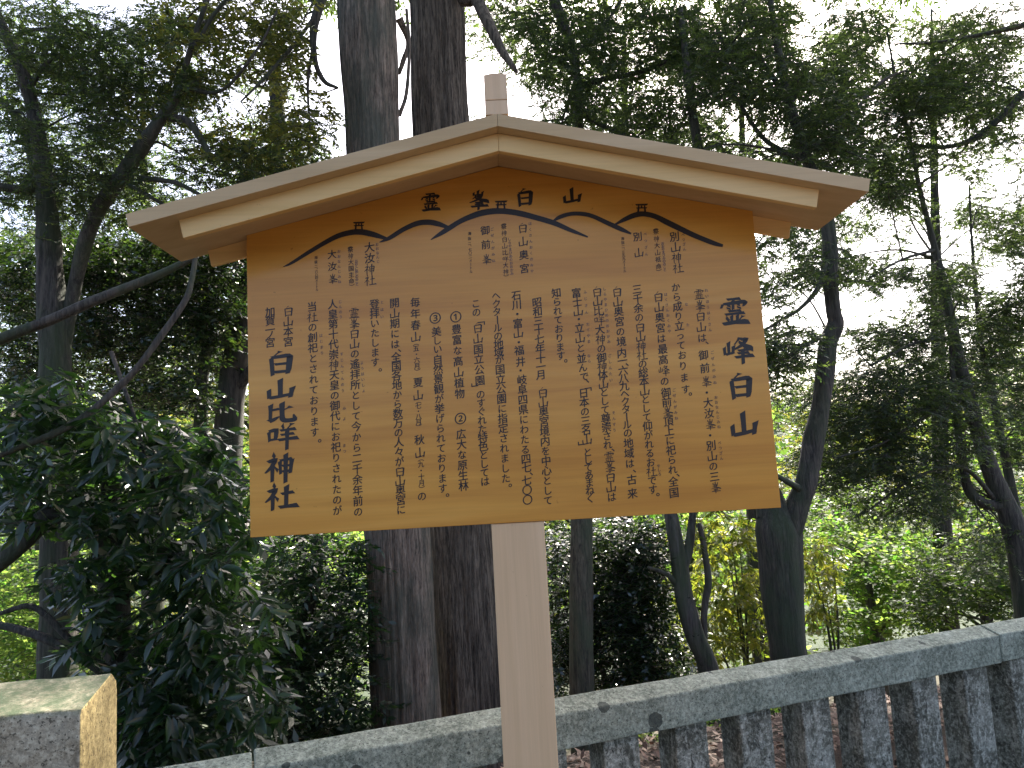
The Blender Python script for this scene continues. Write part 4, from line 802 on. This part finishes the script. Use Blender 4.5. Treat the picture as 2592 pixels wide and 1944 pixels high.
# shared leaf mesh: folded lanceolate blade, base at the origin, pointing along +Y
lv = []; lf = []
for i, (t_, wv) in enumerate(((0, .06), (.18, .7), (.42, 1.0), (.68, .78), (.88, .35), (1.0, .0))):
    dz = -.22*t_*t_
    lv += [(-.5*wv, t_, dz+.07*wv), (0, t_, dz), (.5*wv, t_, dz+.07*wv)]
for i in range(5):
    for k in (0, 1): lf.append((i*3+k, i*3+k+1, i*3+k+4, i*3+k+3))
leafme = []
for v_ in range(3):
    me = bpy.data.meshes.new('leaf'); me.from_pydata(lv, [], lf); me.polygons.foreach_set('use_smooth', [True]*len(lf))
    at = me.attributes.new('tint', 'FLOAT', 'FACE'); at.data.foreach_set('value', [(.15, .5, .95)[v_]]*len(lf)); me.materials.append(L_OAK); leafme.append(me)
for i in pick:
    y_ = OK_[1][i]; x_ = OK_[2][i]; z_ = np.cross(x_, y_)
    if z_[2] < 0: x_, z_ = -x_, -z_
    L1, W1 = float(OK_[3][i, 0]), float(OK_[4][i, 0])
    o = bpy.data.objects.new('leaf', leafme[int(min(2, OK_[5][i]*3))]); C.objects.link(o); under(o, tO)
    Mx = Matrix(((x_[0]*W1, y_[0]*L1, z_[0]*L1, OK_[0][i, 0]), (x_[1]*W1, y_[1]*L1, z_[1]*L1, OK_[0][i, 1]), (x_[2]*W1, y_[2]*L1, z_[2]*L1, OK_[0][i, 2]), (0, 0, 0, 1)))
    o.matrix_basis = Mx
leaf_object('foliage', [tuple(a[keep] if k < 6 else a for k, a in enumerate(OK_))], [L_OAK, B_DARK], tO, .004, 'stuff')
# --- second evergreen between the oak and the great cedars
PQ = px_path([(640, 1600, 34, 6.4), (650, 1400, 30, 6.4), (680, 1250, 24, 6.4), (690, 1120, 18, 6.4), (700, 960, 12, 6.4)])
tQ, PQ = tree('evergreen_shrub', PQ, 'dark glossy evergreen shrub left of the great cedars below the board', B_DARK, None, 12, 0, 5, .1, 12, 'shrub')
ar = [(620, 1200, 80, 70, .9), (720, 1230, 80, 80, .9), (640, 1340, 100, 90, 1.2), (740, 1400, 70, 110, 1.2), (620, 1480, 90, 90, 1.3), (740, 1540, 80, 70, 1.1), (560, 1560, 70, 80, 1.2), (690, 1600, 110, 40, 1.2)]
crown(tQ, [twigs(fill(ar, 'broad', 1.5, 5.9, 7.2, .85, .3, -.08, False, 111), 'broad', .85)], [L_OAK, B_DARK])
branches(tQ, PQ[1:], ar, 6.0, 7.0, B_DARK, 14, .014, 17)

for i, (lab, ar, st) in enumerate((('low leafy green plant on the litter behind the fence, nearest the post', [(1408, 1592, 34, 38)], (1408, 1640)), ('low leafy green plant behind the fence, under the curved tree', [(1556, 1560, 30, 34)], (1556, 1600)), ('low leafy green plant behind the fence, below the forked trunk', [(1690, 1530, 26, 28)], (1690, 1570)))):
    Y = 4.6+.3*i; b = D(*st, Y); g_ = gz(b[0], b[1]); t = empty('low_plant', (b[0], b[1], g_), lab, 'plant', 'low plants behind the fence')
    tube('stem', [(b[0], b[1], g_-.05, .012), (b[0]+.02, b[1], (g_+b[2])/2+.05, .009), (*D(ar[0][0], ar[0][1], Y), .004)], B_SMOOTH, t, 6, 4, 0, .1, i)
    crown(t, [twigs(fill(ar, 'maple', 1.6, Y-.2, Y+.25, .6, .3, -.5, False, 160+i), 'maple', .6)], [L_BRI, B_DARK], twigw=.002)
# --- small bright plants at the foot, bright maples in the hollow
for i, (lab, ar, st, Y, mat, kind, sc_) in enumerate((
   ('bright green maple glowing in the hollow at the far lower left', [(60, 1260, 110, 70, 1.0), (120, 1340, 110, 80, 1.0), (40, 1410, 110, 60, 1.1), (190, 1420, 60, 60, .8), (230, 1240, 60, 50, .5)], (90, 1500), 11, L_BRI, 'maple', 1.1),
   ('pale sunlit green maple in the hollow right of the forked tree', [(1870, 1200, 80, 60, 1.0), (1910, 1290, 90, 70, 1.1), (1850, 1350, 90, 50, 1.0), (1960, 1220, 60, 80, .9), (1800, 1150, 50, 40, .8)], (1880, 1400), 13, L_BRI, 'maple', 1.3),
   ('bright green maple seen between the oak and the shrub below the board', [(600, 1180, 90, 40, .8), (760, 1200, 60, 60, .9), (680, 1300, 80, 90, .6), (770, 1480, 50, 80, .5), (330, 1450, 200, 120, .45)], (640, 1500), 12, L_BRI, 'maple', 1.2),
   ('mid-green broadleaf tree at the right edge above the rail', [(2100, 1230, 120, 80, 1.0), (2180, 1300, 70, 60, 1.0), (2020, 1300, 60, 60, .9), (2190, 1120, 60, 80, .8)], (2120, 1380), 11.5, L_MID, 'broad', 1.1),
   ('olive-green broadleaf tree behind the forked tree', [(1950, 1130, 90, 60, .8), (1830, 1080, 80, 60, .9), (1740, 1150, 60, 60, .6), (1610, 1180, 60, 60, .6)], (1900, 1400), 15, L_MID, 'broad', 1.3))):
    b = D(*st, Y); P = [(b[0], b[1], gz(b[0], b[1])-.1, .09), (b[0]+.1, b[1], (gz(b[0], b[1])+D(ar[0][0], ar[0][1], Y)[2])*.5, .07), (*D(ar[0][0], ar[0][1], Y), .03)]
    t, P = tree('maple_tree' if mat is L_BRI else 'broadleaf_tree', P, lab, B_SMOOTH, 'trees in the hollow', 9, 0, 5, .1, 30+i)
    crown(t, [twigs(fill(ar, kind, 1.35, Y-1.2, Y+1.6, sc_, .7, -.15, False, 120+i), kind, sc_)], [mat, B_DARK], twigw=.005)
    branches(t, P, ar, Y-.8, Y+1.2, B_SMOOTH, 9, .025, 40+i)

# --- the wood behind: individual trees down the slope
random.seed(21)
wood_l = [(-11, 17, 'leftmost', 0), (-7.6, 19, '', 0), (-5.0, 15.5, '', 1), (-2.2, 18, '', 0), (1.6, 20, '', 1), (4.0, 17, '', 2), (9.5, 21, '', 1), (13.5, 19, '', 2), (-13, 27, '', 1), (-6.5, 28, '', 2), (-.5, 30, '', 1), (6.5, 30, '', 2), (14, 31, '', 1), (21, 30, '', 1), (-20, 30, '', 2)]
names = ['tall broadleaf tree beyond the oak, furthest left on the near slope', 'tall broadleaf tree on the slope behind the gnarled tree', 'bushy tree on the slope behind the mossy trunk', 'tall broadleaf tree on the slope behind the left half of the board', 'bushy tree on the slope directly behind the board post', 'low sunlit tree on the slope behind the yellow shrubs', 'bushy tree on the slope behind the leaning conifers', 'low sunlit tree on the slope at the right edge',
   'distant bushy tree behind the far left foliage', 'distant sunlit tree seen left of the mossy trunk', 'distant bushy tree hidden largely behind the board', 'distant sunlit tree right of the slim cedar', 'distant bushy tree behind the forked tree', 'distant bushy tree beyond the right edge', 'distant sunlit tree at the extreme left']
for i, (x, y, _, kd) in enumerate(wood_l):
    g = gz(x, y); topz = 1.55+y*((.115 if x > 0 else .24) + random.uniform(-.03, .05)) if y < 25 else 1.55+y*((.08 if x > 3 else .17)+random.uniform(-.02, .05)); hgt = topz-g
    P = [(x, y, g-.2, .17), (x+random.uniform(-.3, .3), y, g+hgt*.45, .13), (x+random.uniform(-.6, .6), y, g+hgt*.85, .05)]
    t, P = tree('hillside_tree', P, names[i], B_DARK, 'trees on the slope behind', 10, 0, 6, .08, 50+i)
    nlump = 9; pts = []
    for k in range(nlump):
        a = random.uniform(0, 6.28); hh = (k+.5)/nlump; rr = (1.9+.05*y)*(1-abs(hh-.45)*.9)
        c_ = (x+math.cos(a)*rr*.7, y+math.sin(a)*rr*.5, g+hgt*(.28+.68*hh)); pts.append(world_fill(c_, (rr*.8, rr*.8, hgt*.13), 95 if y < 25 else 75, -.12, .9, i+k))
        tube('branch', [(x, y, g+hgt*(.2+.6*hh), .05), ((x+c_[0])/2, (y+c_[1])/2, c_[2]-.1, .035), (*c_, .01)], B_DARK, t, 6, 4, 0, .1, k)
    s_ = 1.15 if y < 25 else 1.6
    crown(t, [twigs(np.concatenate(pts), 'far', s_*.85)], [(L_MID, L_OLIVE, L_BRI)[kd], B_DARK], twigw=.008)
# far wooded hillside
n2 = 26000; X = rng.uniform(-90, 90, n2); Yf = rng.uniform(36, 150, n2)**1.0
Zf = np.array([gz(a, b) for a, b in zip(X, Yf)]); bump = np.array([noise.noise(Vector((a*.12, b*.12, 0)))*2.2+noise.noise(Vector((a*.4, b*.4, 5)))*1.0 for a, b in zip(X, Yf)])
H = 3.0+bump+rng.uniform(-1.2, .6, n2)
Pf = np.stack([X, Yf, Zf+H], 1)
sz = (.55+Yf*.006)[:, None]*rng.uniform(.6, 1.3, (n2, 1))
dd = unit(rng.normal(0, 1, (n2, 3))); wdv = unit(np.cross(dd, rng.normal(0, 1, (n2, 3))))
leaf_object('distant_forest', [(Pf, dd, wdv, sz, sz*.8, rng.uniform(0, 1, n2), (Pf[:2], dd[:2]))], [L_MID, B_DARK], None, .01, 'stuff')['label'] = 'wooded hillside far beyond the hollow'
# leaf litter on the ground behind the fence
n3 = 24000; U_ = rng.uniform(-4, 6, n3); V_ = .25+rng.uniform(0, 1, n3)**1.5*4; PXY = FO[None]+fu[None]*U_[:, None]+fn[None]*V_[:, None]
Zl = np.array([gz(a, b)+.012 for a, b in PXY[:, :2]]); Pl = np.stack([PXY[:, 0], PXY[:, 1], Zl], 1)
th = rng.uniform(0, 6.28, n3); dl = unit(np.stack([np.cos(th), np.sin(th), rng.normal(.1, .25, n3)], 1)); wl = unit(np.cross(dl, np.stack([rng.normal(0, .3, n3), rng.normal(0, .3, n3), np.ones(n3)], 1)))
ll = rng.uniform(.035, .075, (n3, 1))
leaf_object('leaf_litter', [(Pl, dl, wl, ll, ll*.45, rng.uniform(0, 1, n3), (Pl[:2], dl[:2]))], [LITTER, B_DARK], None, .002, 'stuff')['label'] = 'dry fallen leaves on the forest floor behind the fence'
print("leaf triangles", NT[0])
